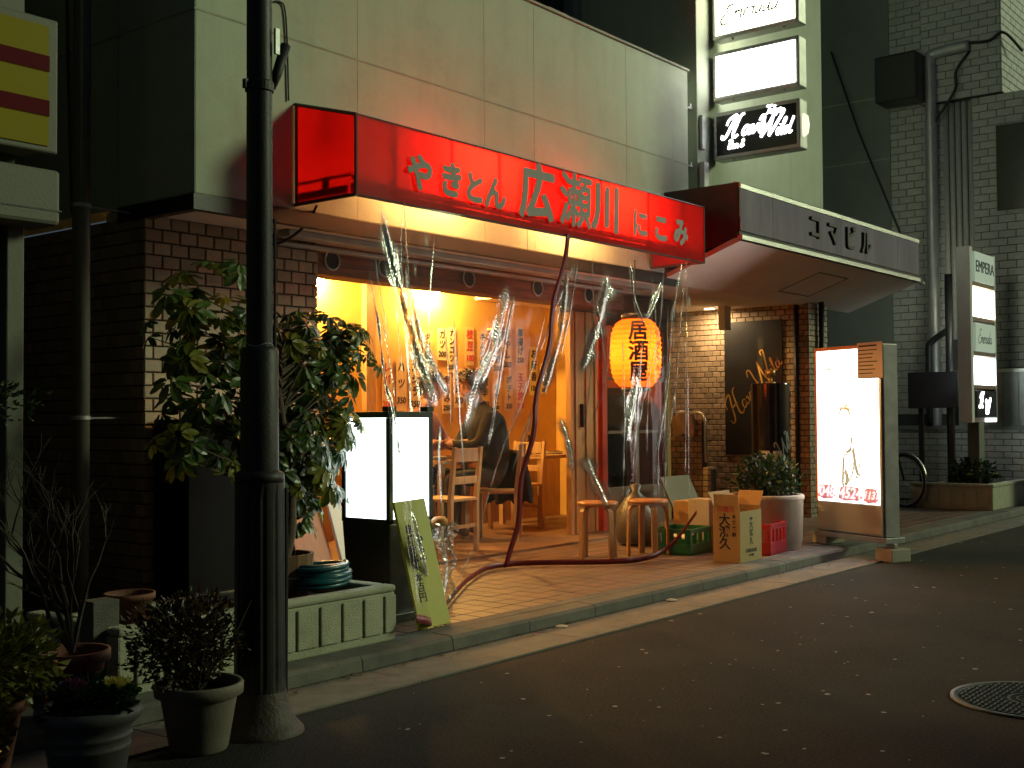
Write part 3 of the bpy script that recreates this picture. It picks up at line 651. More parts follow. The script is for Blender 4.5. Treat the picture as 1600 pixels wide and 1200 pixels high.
# ================================================================== lantern
Ln = thing('paper_lantern', (8.24, 5.3, 1.40), 'glowing orange paper lantern with black characters hanging behind the clear curtain', 'lantern')
prof = []
for i in range(41):
    t = i/40; z = 1.44+t*.56; e = (2*t-1); r_ = .212*(1-abs(e)**3.2)**.5 if abs(e) < 1 else 0
    prof.append((max(.105, r_)+.004*math.sin(i*math.pi), z)); 
prof = []
for i in range(57):
    t = i/56; z = 1.44+t*.56; e = abs(2*t-1); prof.append((.11+.10*(1-e**3)**.6+(.0035 if i % 4 < 2 else -.0035), z))
body = sub(put('paper_body', MB().lathe(prof, (8.24, 5.3, 0), 48), 'lantern', Ln, smooth=True))
put('cap', MB().lathe([(.112,2.0),(.118,2.0),(.118,2.045),(.1,2.05),(.001,2.05)], (8.24,5.3,0), 32), 'black', Ln, smooth=True)
put('bottom_ring', MB().lathe([(.112,1.44),(.118,1.44),(.118,1.405),(.1,1.40)], (8.24,5.3,0), 32), 'black', Ln, smooth=True)
put('bulb', MB().lathe([(.001,1.60),(.03,1.62),(.045,1.68),(.045,1.78),(.02,1.85),(.001,1.86)], (8.24,5.3,0), 16), 'lantern_bulb', Ln, smooth=True)
put('cord', MB().tube([(8.24,5.3,2.05),(8.24,5.3,2.50)], .006, 6), 'rubber', Ln)
def wrap(me, ang, zc, rad=.216):
    """bend flat lettering round the lantern"""
    for v in me.vertices:
        a = ang + v.co.x/rad; r2 = rad+.004+max(0, v.co.z)
        t = (v.co.y+zc-1.44)/.56; e = min(1, abs(2*t-1)); rr = .11+.10*(1-e**3)**.6+.0065
        v.co = Vector((8.24+rr*math.cos(a), 5.3+rr*math.sin(a), v.co.y+zc))
    return me
def fine(me):      # cut lettering into strips so that it bends
    bm = bmesh.new(); bm.from_mesh(me)
    for k in range(-12, 13):
        bmesh.ops.bisect_plane(bm, geom=bm.verts[:]+bm.edges[:]+bm.faces[:], plane_co=(0, k*.022, 0), plane_no=(0,1,0))
        bmesh.ops.bisect_plane(bm, geom=bm.verts[:]+bm.edges[:]+bm.faces[:], plane_co=(k*.022, 0, 0), plane_no=(1,0,0))
    bm.to_mesh(me); bm.free(); return me
cang = math.atan2(0-5.3, 0-8.24)
for i, ch in enumerate('居酒屋'):
    put('character', wrap(fine(text_mesh(ch, .172, 0, .006)), cang+.12, 1.89-i*.168), 'ink', body)
for i, ch in enumerate('やきとん'):
    put('character', wrap(fine(text_mesh(ch, .075, 0, .003)), cang+1.05, 1.87-i*.09), 'ink', body)

# ================================================================== clear curtain
CT = [4.79,5.05,5.45,6.12,6.87,7.45,7.95,8.35,8.62]
CB = [(4.36,4.12,.17),(4.62,4.27,.10),(4.90,4.45,.095),(6.15,5.32,.095),(6.80,5.52,.092),(7.34,5.03,.092),(7.68,4.90,.092),(7.98,4.84,.16),(8.22,4.74,.42)]
CREASE = [  # path over the sheet (u along, v down), half-width m, height m, crumple
 ([(.094,.03),(.106,.12),(.131,.23),(.163,.32),(.206,.42),(.263,.52)], .055, .05, 1.),
 ([(.175,.21),(.2,.34),(.25,.43),(.288,.49)], .036, .03, 1.),
 ([(.006,.22),(.019,.34),(.012,.48),(.038,.55),(.02,.76)], .026, .02, 1.),
 ([(.175,.01),(.15,.15),(.15,.4),(.125,.57)], .006, .014, .25),
 ([(.4,.16),(.381,.34),(.35,.45),(.325,.59)], .036, .03, .9),
 ([(.413,.18),(.406,.32),(.4,.54),(.394,.63)], .010, .018, .5),
 ([(.488,.22),(.475,.46),(.444,.63),(.375,.9),(.288,.99)], .006, .014, .2),
 ([(.513,.06),(.525,.25),(.519,.39),(.513,.48)], .028, .03, .95),
 ([(.537,.06),(.537,.21),(.531,.37)], .012, .018, .7),
 ([(.619,.1),(.6,.24),(.569,.42)], .045, .03, 1.),
 ([(.688,.06),(.7,.17),(.744,.25)], .016, .025, 1.),
 ([(.819,.1),(.75,.23)], .02, .03, 1.),
 ([(.931,.03),(.875,.23),(.863,.45),(.819,.65),(.825,.82)], .013, .025, .9),
 ([(.963,.03),(.919,.24),(.9,.46),(.863,.66),(.85,.85)], .012, .025, .6),
 ([(.719,.41),(.694,.52),(.675,.62)], .06, .035, 1.),
 ([(.544,.54),(.562,.62),(.575,.72)], .017, .02, .9),
 ([(.588,.66),(.606,.74),(.631,.83)], .03, .03, .95),
 ([(.7,.74),(.675,.82),(.7,.88)], .009, .015, .5),
 ([(.056,.76),(.1,.86),(.215,1.)], .030, .04, 1.),
 ([(.25,.8),(.281,.91),(.256,1.)], .018, .03, 1.),
 ([(.263,.54),(.256,.65),(.263,.77)], .010, .016, .5),
 ([(.812,.27),(.756,.44),(.731,.56)], .010, .018, .4),
]
def crv(P, u):
    k = len(P)-1; P = np.array(P, float); s = np.clip(u*k, 0, k); i = np.minimum(s.astype(int), k-1); t = (s-i)[:, None]
    g = lambda j: P[np.clip(j, 0, k)]
    a, b, c, d = g(i-1), g(i), g(i+1), g(i+2)
    return .5*(2*b+(c-a)*t+(2*a-5*b+4*c-d)*t**2+(3*b-a-3*c+d)*t**3)
def sheet_pts(u, v):
    top = crv([(x, 5.0, 2.52) for x in CT], u); bot = crv(CB, u); return top+(bot-top)*v[:, None]
def rough_noise(p, q, f, seed, n=14):
    rs = np.random.RandomState(seed); z = np.zeros_like(p)
    for _ in range(n):
        a = rs.uniform(0, 2*math.pi); k = f*rs.uniform(.6, 1.6); z += np.sin((p*math.cos(a)+q*math.sin(a))*k+rs.uniform(0, 6.28))
    return z/math.sqrt(n)
def curtain_points(u, v):
    P = sheet_pts(u, v); s = u*3.9; t = v*2.45
    e = 1e-3
    du = sheet_pts(np.clip(u+e,0,1), v)-sheet_pts(np.clip(u-e,0,1), v); dv = sheet_pts(u, np.clip(v+e,0,1))-sheet_pts(u, np.clip(v-e,0,1))
    nrm = np.cross(du, dv); nrm /= np.linalg.norm(nrm, axis=1)[:, None]+1e-9
    nrm *= np.where(nrm[:, 1] > 0, -1, 1)[:, None]
    h = .012*np.sin(s*5.1+.8*np.sin(t*1.2))*(.25+.75*v)+.006*rough_noise(s, t*.35, 9, 3)*np.minimum(1, v*6)
    h += .0016*rough_noise(s, t*.6, 45, 5)*np.minimum(1, v*8)
    mask = np.zeros_like(u)
    for i, (path, w, amp, cr) in enumerate(CREASE):
        C = np.array([(q.x*3.9, q.y*2.45) for q in cat_rom(path, 4)]); lo, hi = C.min(0)-3*w, C.max(0)+3*w
        sel = np.nonzero((s > lo[0]) & (s < hi[0]) & (t > lo[1]) & (t < hi[1]))[0]
        if not len(sel): continue
        ss, tt0 = s[sel], t[sel]; best = np.full(len(sel), 9.); sg = np.zeros(len(sel)); al = np.zeros(len(sel))
        for j in range(len(C)-1):
            a, b = C[j], C[j+1]; ab = b-a; L2 = ab@ab; tt = np.clip(((ss-a[0])*ab[0]+(tt0-a[1])*ab[1])/L2, 0, 1)
            dx = ss-(a[0]+ab[0]*tt); dy = tt0-(a[1]+ab[1]*tt); d = np.hypot(dx, dy); m = d < best
            best = np.where(m, d, best); sg = np.where(m, np.sign(dx*ab[1]-dy*ab[0]), sg); al = np.where(m, (j+tt)/(len(C)-1), al)
        taper = np.clip(np.minimum(al, 1-al)*6, .10, 1)
        wv = 1.2*w*(.45+.55*taper)*(1+.35*rough_noise(ss*.3, tt0, 30, 140+i, 6))
        k = np.exp(-(best/wv)**2)*taper
        brk = np.clip(.62+.55*rough_noise(ss*1.5, tt0, 26, 160+i, 8), 0, 1)            # the crumpling comes and goes along the fold
        h[sel] += .36*amp*k*(.55*np.cos(best*sg/w*3.4)+.45)
        h[sel] += k*cr*(.35+.65*brk)*(.0026*np.abs(rough_noise(ss*.8, tt0*1.2, 150, 20+i))+.0016*rough_noise(ss, tt0*1.2, 260, 60+i)+.0005*rough_noise(ss, tt0, 560, 90+i))
        mask[sel] = np.maximum(mask[sel], np.minimum(1, 1.25*k*(.35+.65*brk)*(.4+.6*cr)))
    return P+nrm*h[:, None], mask
rs_ = random.Random(77)
for i_ in range(26):      # faint long folds between the main ones
    u_a = rs_.uniform(.03, .97); v_a = rs_.uniform(.02, .3); L_a = rs_.uniform(.2, .6); dr_ = rs_.uniform(-.05, .05)
    CREASE.append(([(u_a, v_a), (u_a+dr_*.5+rs_.uniform(-.008,.008), v_a+L_a*.5), (u_a+dr_, min(.98, v_a+L_a))], rs_.uniform(.004, .010), .012, rs_.choice((.05, .1, .2, .5))))
NU, NV = 980, 620
uu, vv = np.meshgrid(np.linspace(0, 1, NU), np.linspace(0, 1, NV), indexing='ij'); uu, vv = uu.ravel(), vv.ravel()
PT, MK = curtain_points(uu, vv)
idx = np.arange(NU*NV).reshape(NU, NV)
fc = np.stack([idx[:-1,:-1], idx[1:,:-1], idx[1:,1:], idx[:-1,1:]], -1).reshape(-1, 4)
Cn = thing('vinyl_curtain', (6.6, 5.0, 2.5), 'clear crumpled vinyl curtain with red bands hanging from the red awning', 'curtain')
me = bpy.data.meshes.new('vinyl_sheet')
me.vertices.add(len(PT)); me.vertices.foreach_set('co', PT.astype(np.float32).ravel())
me.loops.add(len(fc)*4); me.loops.foreach_set('vertex_index', fc.astype(np.int32).ravel())
me.polygons.add(len(fc)); me.polygons.foreach_set('loop_start', np.arange(0, len(fc)*4, 4, dtype=np.int32)); me.polygons.foreach_set('use_smooth', np.ones(len(fc), dtype=bool))
me.update(calc_edges=True)
at_ = me.attributes.new('fold', 'FLOAT', 'POINT'); at_.data.foreach_set('value', np.clip(MK, 0, 1).astype(np.float32))
vs_ = sub(put('vinyl_sheet', me, 'curtain', Cn))
def strip(name, U_, V_, wu, wv, m, lift=.006):
    k = len(U_); a, _ = curtain_points(np.clip(np.array(U_)-wu, 0, 1), np.clip(np.array(V_)-wv, 0, 1)); b, _ = curtain_points(np.clip(np.array(U_)+wu, 0, 1), np.clip(np.array(V_)+wv, 0, 1))
    mb = MB(); mb.add([tuple(p+np.array([0,-lift,0])) for p in a]+[tuple(p+np.array([0,-lift,.001])) for p in b], [(i, k+i, k+i+1, i+1) for i in range(k-1)])
    o = put(name, mb, m, Cn, smooth=True); q = o.modifiers.new('Solidify', 'SOLIDIFY'); q.thickness = .003
strip('red_band', [.502+.004*math.sin(i*.4) for i in range(60)], np.linspace(.0, 1, 60), .0048, 0, 'red_vinyl')
strip('hem_band', np.linspace(0, 1, 160), [.992]*160, 0, .009, 'red_vinyl')
strip('edge_tape', [.172]*40, np.linspace(0, .42, 40), .0012, 0, 'fold')
strip('edge_tape', [.955]*40, np.linspace(0, .9, 40), .0015, 0, 'fold')
# gathered bunch at the left foot, tied with an orange strap
bn = MB(); pts = []; 
for i in range(40):
    t = i/39; z = .62-t*.52; r_ = .06*(1-.75*t)+.012
    pts.append((4.86+.02*math.sin(i*.5), 4.42-.06*t, z, r_))
n = 28; o0 = 0
for (x, y, z, r_) in pts:
    for j in range(n):
        a = 2*math.pi*j/n; k = r_*(1+.28*math.sin(a*6+z*9)+.12*random.uniform(-1,1)); bn.v.append((x+k*math.cos(a), y+k*math.sin(a), z))
for i in range(39):
    for j in range(n): bn.f.append((i*n+j, i*n+(j+1)%n, (i+1)*n+(j+1)%n, (i+1)*n+j))
put('gathered_bunch', bn, 'fold', Cn)
put('strap', MB().lathe([(.03,.60),(.044,.61),(.046,.635),(.03,.65),(.001,.655)], (4.86,4.42,0), 14), mat('orange_strap', (.6,.22,.03), .5), Cn, smooth=True)
# ================================================================== street furniture and things on the porch
# street pole
Pl = thing('street_pole', (2.95, 3.62, 0), 'dark painted street pole with thick fluted base at the kerb', 'pole')
px, py = 2.95, 3.62
base_prof = [(.15,.0),(.148,.02),(.13,.05),(.108,.10),(.1,.14),(.097,.2),(.094,.9),(.094,.955)]
bm_ = MB(); nn = 48; o0 = 0
for r_, z in base_prof:
    for j in range(nn):
        a = 2*math.pi*j/nn; k = 1+(.0 if z < .16 or z > .93 else -.045*(abs(math.sin(a*6)) < .35)); bm_.v.append((px+r_*k*math.cos(a), py+r_*k*math.sin(a), z))
for i in range(len(base_prof)-1):
    for j in range(nn): bm_.f.append((i*nn+j, i*nn+(j+1)%nn, (i+1)*nn+(j+1)%nn, (i+1)*nn+j))
put('fluted_base', bm_, 'pole', Pl, smooth=False)
put('foot_flare', MB().lathe([(.17,.0),(.168,.012),(.15,.03),(.128,.06),(.112,.11),(.1,.16)], (px,py,0), 40), mat('rusty_grey_foot', (.075,.052,.042), .6, .3, 20, .3), Pl, smooth=True)
put('ring', MB().lathe([(.078,.95),(.093,.955),(.096,.972),(.093,.99),(.078,1.0)], (px,py,0), 40), 'pole', Pl, smooth=True)
put('sleeve', MB().lathe([(.073,.99),(.073,1.46),(.066,1.475),(.05,1.48)], (px,py,0), 40), 'pole', Pl, smooth=True)
put('shaft', MB().lathe([(.051,1.47),(.050,2.0),(.047,4.6),(.04,4.62),(.001,4.62)], (px,py,0), 32), 'pole', Pl, smooth=True)
put('clamp', MB().lathe([(.05,2.47),(.056,2.475),(.056,2.51),(.05,2.515)], (px,py,0), 24).box(px-.075,px-.05,py-.01,py+.01,2.475,2.51), 'pole', Pl)
put('flag_holder', MB().tube([(px+.05, py-.01, 2.50), (px+.075, py-.015, 2.56), (px+.115, py-.02, 2.68)], [.018,.02,.021], 10), 'pole', Pl, smooth=True)
put('wire_tie', MB().tube([(px+.0525*math.cos(a), py+.0525*math.sin(a), 1.485+.006*math.sin(3*a)) for a in [2*math.pi*i/20 for i in range(20)]], .0022, 5, closed=True), 'galv', Pl)
put('cable', MB().tube([(px+.05, py-.03, 1.40),(px+.052,py-.03,1.7),(px+.050,py-.03,1.98)], .006, 6).tube([(px+.096,py-.04,.12),(px+.099,py-.04,.93)], .008, 6), 'rubber', Pl)
put('plate', MB().box(px+.03, px+.05, py-.062, py-.05, 2.62, 2.72), 'galv', Pl) 

# planter trough along the kerb
Pt = thing('concrete_planter', (3.5, 4.4, .08), 'pale ribbed concrete planter trough beside the kerb under the tree', 'planter')
X0, X1, Y0, Y1, Z0, Z1 = 2.72, 4.30, 4.205, 4.86, .08, .36
tr = MB(); cr_ = .05
tr.box(X0, X1, Y0+.012, Y0+.07, Z0, Z1-.035).box(X1-.07, X1-.002, Y0+.071, Y1, Z0, Z1-.035).box(X0, X0+.07, Y0+.071, Y1, Z0, Z1-.035).box(X0, X1-.002, Y1+.001, Y1+.07, Z0, Z1-.035)
put('trough_wall', tr, 'planter', Pt, bevel=.01)
put('rim', MB().box(X0-.002, X1, Y0+.002, Y0+.085, Z1-.034, Z1).box(X1-.085, X1, Y0+.086, Y1+.07, Z1-.034, Z1).box(X0-.002, X0+.085, Y0+.086, Y1+.07, Z1-.034, Z1), 'planter', Pt, bevel=.014)
k = 0; x = X1-.09
while x > X0+.1:
    put('rib_panel', MB().box(x-.132, x-.006, Y0, Y0+.0115, Z0+.045, Z1-.05), 'planter', Pt, bevel=.006); x -= .142
put('rib_panel', MB().box(X1-.08, X1-.004, Y0, Y0+.0115, Z0+.045, Z1-.05), 'planter', Pt, bevel=.006)
put('soil', MB().box(X0+.07, X1-.07, Y0+.07, Y1, Z0, Z1-.07), 'soil', Pt)

# hose coil
hs = []
for i in range(260):
    a = i/26*2*math.pi; t = i/260; r_ = .135+.012*math.sin(i*.21)+.012*((i//26) % 2); hs.append((4.02+r_*math.cos(a)*1.05, 4.46+r_*math.sin(a)*.8, .365+.11*t+.012*math.sin(a*.5)))
put('hose_coil', MB().tube(hs, .012, 8), 'hose', None, smooth=True, label='dark teal coiled garden hose on the concrete planter', cat='hose')

# boards leaning by the pier
put('leaning_board', MB().obox((4.95,5.62,.085),(.30,.02,0),(0,.03,0),(-.05,.22,.78)), 'orange_board', None, bevel=.004, label='reddish brown board leaning on the brick pier behind the lit sign', cat='board')
put('leaning_plank', MB().obox((5.30,5.60,.085),(.13,.02,0),(0,.025,0),(-.13,.25,1.05)), 'white_paint', None, bevel=.003, label='narrow white plank leaning beside the reddish brown board', cat='plank')

put('dark_cabinet', MB().box(4.10, 4.66, 5.66, 6.0, .083, 1.2), mat('matt_black', (.012, .012, .014), .9, .2, 3, .05, spec=.1), None, bevel=.008, label='dark cabinet standing against the brick pier behind the tree', cat='cabinet')
# two-sided light box sign
S = thing('light_box_sign', (4.80, 4.74, .08), 'black standing light box with two glowing white faces on the porch edge', 'sign')
sx0, sx1, sy0, sy1 = 4.60, 4.95, 4.55, 4.93
def frustum(z0, z1, g0, g1):
    return MB().add([(sx0-g0,sy0-g0,z0),(sx1+g0,sy0-g0,z0),(sx1+g0,sy1+g0,z0),(sx0-g0,sy1+g0,z0),(sx0-g1,sy0-g1,z1),(sx1+g1,sy0-g1,z1),(sx1+g1,sy1+g1,z1),(sx0-g1,sy1+g1,z1)],
        [(0,3,2,1),(4,5,6,7),(0,1,5,4),(1,2,6,5),(2,3,7,6),(3,0,4,7)])
put('lower_body', frustum(.085, .62, -.03, -.002), 'black', S, bevel=.006)
put('plinth', MB().box(sx0-.01, sx1+.01, sy0-.01, sy1+.01, .082, .13), 'black', S, bevel=.005)
fm_ = MB()
for (x, y) in ((sx0,sy0),(sx1-.03,sy0),(sx0,sy1-.03),(sx1-.03,sy1-.03)): fm_.box(x, x+.03, y, y+.03, .621, 1.2)
fm_.box(sx0, sx1, sy0, sy1, 1.201, 1.235).box(sx0, sx1, sy0, sy1, .6205, .645)
put('frame', fm_, 'black', S, bevel=.003)
for x, y in ((sx0-.004, sy0-.004), (sx1-.05, sy0-.004), (sx0-.004, sy1-.05)): put('corner_stud', MB().box(x, x+.054, y, y+.054, 1.2355, 1.262), 'black', S)
f1 = sub(put('lit_face', MB().box(sx0+.031, sx1-.031, sy0+.008, sy0+.014, .6455, 1.2005), 'panel_cool', S))
f2 = sub(put('lit_face', MB().box(sx0+.008, sx0+.014, sy0+.031, sy1-.031, .6455, 1.2005), 'panel_cool', S))
for ch, z in (('え', 1.08), ('る', .93)): put('character', text_mesh(ch, .10, .0005, -.002), 'ink', f1, mw=Matrix.Translation((4.74, sy0+.0065, z)) @ FRONT)
put('character', text_mesh('え', .10, .0005, -.002), 'ink', f2, mw=Matrix.Translation((sx0+.0065, 4.77, 1.08)) @ SIDE)

# yellow board propped against the light box
Yb = thing('yellow_notice_board', (4.58, 4.25, .08), 'narrow yellow notice board leaning against the black light box', 'notice board')
o_, u_, w_ = Vector((4.55, 4.28, .085)), Vector((.225,-.015,.01)), Vector((-.02,.17,.665))
nb = u_.cross(w_).normalized()
put('board', MB().obox(o_, u_, nb*-.018, w_), 'yellow_board', Yb, bevel=.003)
Mb = Matrix(((u_.normalized().x, w_.normalized().x, nb.x, 0),(u_.normalized().y, w_.normalized().y, nb.y, 0),(u_.normalized().z, w_.normalized().z, nb.z, 0),(0,0,0,1)))
def on_board(a, b): return Matrix.Translation(o_+u_*a+w_*b+nb*.002) @ Mb
put('lettering', text_mesh('串\n焼\nき\nは\n一\n本\n百\n円', .055, .0005, .001, line=.95), 'ink', Yb, mw=on_board(.30, .5))
put('lettering', text_mesh('か\nら\n〜', .055, .0005, .001, line=.95), 'ink', Yb, mw=on_board(.55, .6))

# ---------------------------------------------------------------- stools
def stool(x, y, rot, label):
    t = thing('stool', (x, y, .082), label, 'stool', 'round wooden stools on the porch', rot+1e-6)
    put('seat', MB().lathe([(.001,.415),(.15,.415),(.162,.422),(.165,.435),(.16,.447),(.145,.45),(.001,.45)], (0,0,0), 36), mat('orange_lacquer', (.5, .22, .07), .35, .1) if 'orange_lacquer' not in bpy.data.materials else bpy.data.materials['orange_lacquer'], t, smooth=True)
    for i in range(4):
        a = i*math.pi/2+math.pi/4; c, s = math.cos(a), math.sin(a); pa = Vector((-s, c, 0))*.024
        path = [(.11,.405),(.148,.40),(.165,.375),(.17,.33),(.178,.0)]; mb = MB(); vs = []
        for r_, z in path:
            vs += [Vector((r_*c, r_*s, z))-pa, Vector((r_*c, r_*s, z))+pa, Vector(((r_-.022)*c, (r_-.022)*s, z-.012 if z > .35 else z))+pa, Vector(((r_-.022)*c, (r_-.022)*s, z-.012 if z > .35 else z))-pa]
        mb.add(vs, [(i_*4+j, i_*4+(j+1)%4, i_*4+4+(j+1)%4, i_*4+4+j) for i_ in range(4) for j in range(4)]+[(0,3,2,1),(16,17,18,19)])
        put('leg', mb, 'wood_orange', t, bevel=.003)
    return t
stool(7.70, 5.32, .5, 'round orange wooden stool just behind the red hem, left of the two')
stool(8.12, 5.12, .1, 'round orange wooden stool beside the green crate, right of the two')

# ---------------------------------------------------------------- tables and chairs inside
def table(x, y, w, d, label):
    t = thing('table', (x, y, .1), label, 'table', 'wooden tables in the shop')
    put('top', MB().box(x-w/2, x+w/2, y-d/2, y+d/2, .78, .815), 'wood_pale', t, bevel=.005)
    for sx in (-1, 1):
        for sy in (-1, 1):
            cx_, cy_ = x+sx*(w/2-.05), y+sy*(d/2-.05); put('leg', MB().box(cx_-.025, cx_+.025, cy_-.025, cy_+.025, .1, .779), 'wood_pale', t)
    return t
table(7.98, 7.25, .42, .42, 'pale wooden table between the two seated diners')
table(9.75, 7.45, .75, .6, 'pale wooden table against the menu wall behind the dark coat')
def chair(x, y, rot, label):
    t = thing('chair', (x, y, .1), label, 'chair', 'pale wooden chairs in the shop', rot+1e-6)
    put('seat', MB().box(-.2,.2,-.2,.2,.42,.445), 'wood_pale', t, bevel=.005)
    for sx in (-1, 1):
        put('leg', MB().box(sx*.18-.018, sx*.18+.018, -.198,-.162, 0, .419), 'wood_pale', t, bevel=.003)
        put('back_leg', MB().add([(sx*.18-.018,.165,0),(sx*.18+.018,.165,0),(sx*.18+.018,.2,0),(sx*.18-.018,.2,0),(sx*.18-.018,.165,.45),(sx*.18+.018,.165,.45),(sx*.18+.018,.202,.45),(sx*.18-.018,.202,.45),
            (sx*.18-.016,.215,.86),(sx*.18+.016,.215,.86),(sx*.18+.016,.245,.86),(sx*.18-.016,.245,.86)], [(0,3,2,1),(8,9,10,11)]+[(a+i,a+(i+1)%4,a+4+(i+1)%4,a+4+i) for a in (0,4) for i in range(4)]), 'wood_pale', t)
    put('back_rail', MB().box(-.16,.16,.205,.225,.74,.85), 'wood_pale', t, bevel=.004)
    put('back_rail', MB().box(-.16,.16,.192,.21,.56,.62), 'wood_pale', t, bevel=.004)
    put('stretcher', MB().box(-.16,.16,.178,.192,.2,.23), 'wood_pale', t)
    return t
chair(7.24, 6.52, math.pi+.1, 'pale wooden chair with its back to the street behind the light box')
chair(8.26, 6.80, 2.15+math.pi/2, 'pale wooden chair under the diner in dark jacket')
chair(8.02, 7.66, -1.15+math.pi/2, 'pale wooden chair under the diner in mauve shirt')
chair(9.15, 7.30, -math.pi/2, 'pale wooden chair behind the dark coat by the orange door panel')

# small table things
def bottle(x, y, z, h, m, label):
    put('bottle', MB().lathe([(.001,0),(.03,0),(.032,.01),(.032,h*.55),(.012,h*.75),(.012,h*.97),(.014,h),(.001,h)], (x,y,z), 16), m, None, smooth=True, label=label, cat='bottle')
bottle(9.62, 7.5, .816, .2, 'glass_dark', 'dark sauce bottle on the table by the menu wall')
put('dish', MB().lathe([(.001,.005),(.05,.005),(.09,.03),(.095,.03),(.05,0),(.001,0)], (7.95,7.22,.816), 20), 'white_paint', None, smooth=True, label='small white dish on the table between the diners', cat='dish')
put('tray', MB().lathe([(.001,.012),(.14,.012),(.15,.025),(.155,.025),(.14,0),(.001,0)], (9.85,7.42,.816), 20), 'steel', None, smooth=True, label='round metal tray on the table by the menu wall', cat='tray')

# ---------------------------------------------------------------- people
def skin_body(edges_pts, links, voxel=.011):
    me = bpy.data.meshes.new('body'); me.from_pydata([p[:3] for p in edges_pts], links, [])
    o = bpy.data.objects.new('body', me); COL.objects.link(o)
    m = o.modifiers.new('s', 'SKIN'); m.use_smooth_shade = True
    for i, p in enumerate(edges_pts):
        sv = me.skin_vertices[0].data[i]; sv.radius = (p[3], p[4] if len(p) > 4 else p[3]); sv.use_root = (i == 0)
    s = o.modifiers.new('d', 'SUBSURF'); s.levels = 2; s.render_levels = 2
    out = bpy.data.meshes.new_from_object(o.evaluated_get(bpy.context.evaluated_depsgraph_get())); bpy.data.objects.remove(o)
    return out
def head_mesh(c, face, tilt):
    """head with brow, nose, lips, chin and ears; face: facing angle, tilt: nod down"""
    bm = bmesh.new(); bmesh.ops.create_uvsphere(bm, u_segments=40, v_segments=28, radius=1)
    for v in bm.verts:
        x, y, z = v.co; fx = max(0, x)
        s = Vector((x*.096, y*.076, z*.118))
        if z < 0: s.x *= 1-.10*(-z); s.y *= 1-.30*(-z)**1.3
        if x > 0 and z < -.2: s.x += .012*(-z)
        g = lambda a, b, w: math.exp(-((y-a)**2+(z-b)**2)/w)
        if x > 0:
            s.x += .026*g(0,-.18,.020)+.014*g(0,.02,.012)+.012*g(0,-.50,.02)+.008*g(0,-.40,.008)-.010*g(0,-.45,.002)
            s.x -= .012*(g(.34,.02,.02)+g(-.34,.02,.02)); s.x += .008*(g(.3,.22,.03)+g(-.3,.22,.03))+.012*g(0,-.85,.05)
        for sy in (-1, 1):
            if y*sy > .75: s.y += sy*.016*math.exp(-((x+.05)**2)/.02-((z+.05)**2)/.06)
        v.co = s
    M = Matrix.Translation(c) @ Matrix.Rotation(face, 4, 'Z') @ Matrix.Rotation(tilt, 4, 'Y')
    bm.transform(M); me = bpy.data.meshes.new('head'); bm.to_mesh(me); bm.free(); return me, M
def hand_parts(wrist, dirv, palm_n):
    d = Vector(dirv).normalized(); n = Vector(palm_n).normalized(); s = d.cross(n).normalized(); w = Vector(wrist); pts = []; ln = []
    def P(v, r, r2=None): pts.append((v.x, v.y, v.z, r, r2 or r)); return len(pts)-1
    a = P(w, .024, .02); b = P(w+d*.05, .034, .018); c = P(w+d*.085, .03, .015); ln += [(a,b),(b,c)]
    for k, (off_, L) in enumerate(((-.03,.068),(-.01,.078),(.01,.073),(.03,.058))):
        q0 = P(w+d*.085+s*off_, .0095); q1 = P(w+d*(.085+L*.5)+s*off_*1.15+n*.012, .009); q2 = P(w+d*(.085+L*.8)+s*off_*1.1+n*.035, .008); ln += [(c,q0),(q0,q1),(q1,q2)]
    t0 = P(w+d*.035-s*.038+n*.008, .011); t1 = P(w+d*.07-s*.052+n*.026, .0095); t2 = P(w+d*.095-s*.045+n*.04, .008); ln += [(b,t0),(t0,t1),(t1,t2)]
    return pts, ln
def join_remesh(meshes, voxel):
    bm = bmesh.new()
    for m_ in meshes: bm.from_mesh(m_)
    me = bpy.data.meshes.new('body'); bm.to_mesh(me); bm.free()
    o = bpy.data.objects.new('body', me); COL.objects.link(o); r_ = o.modifiers.new('r', 'REMESH'); r_.mode = 'VOXEL'; r_.voxel_size = voxel; r_.use_smooth_shade = True
    s_ = o.modifiers.new('s', 'SMOOTH'); s_.factor = .5; s_.iterations = 2
    out = bpy.data.meshes.new_from_object(o.evaluated_get(bpy.context.evaluated_depsgraph_get())); bpy.data.objects.remove(o); return out
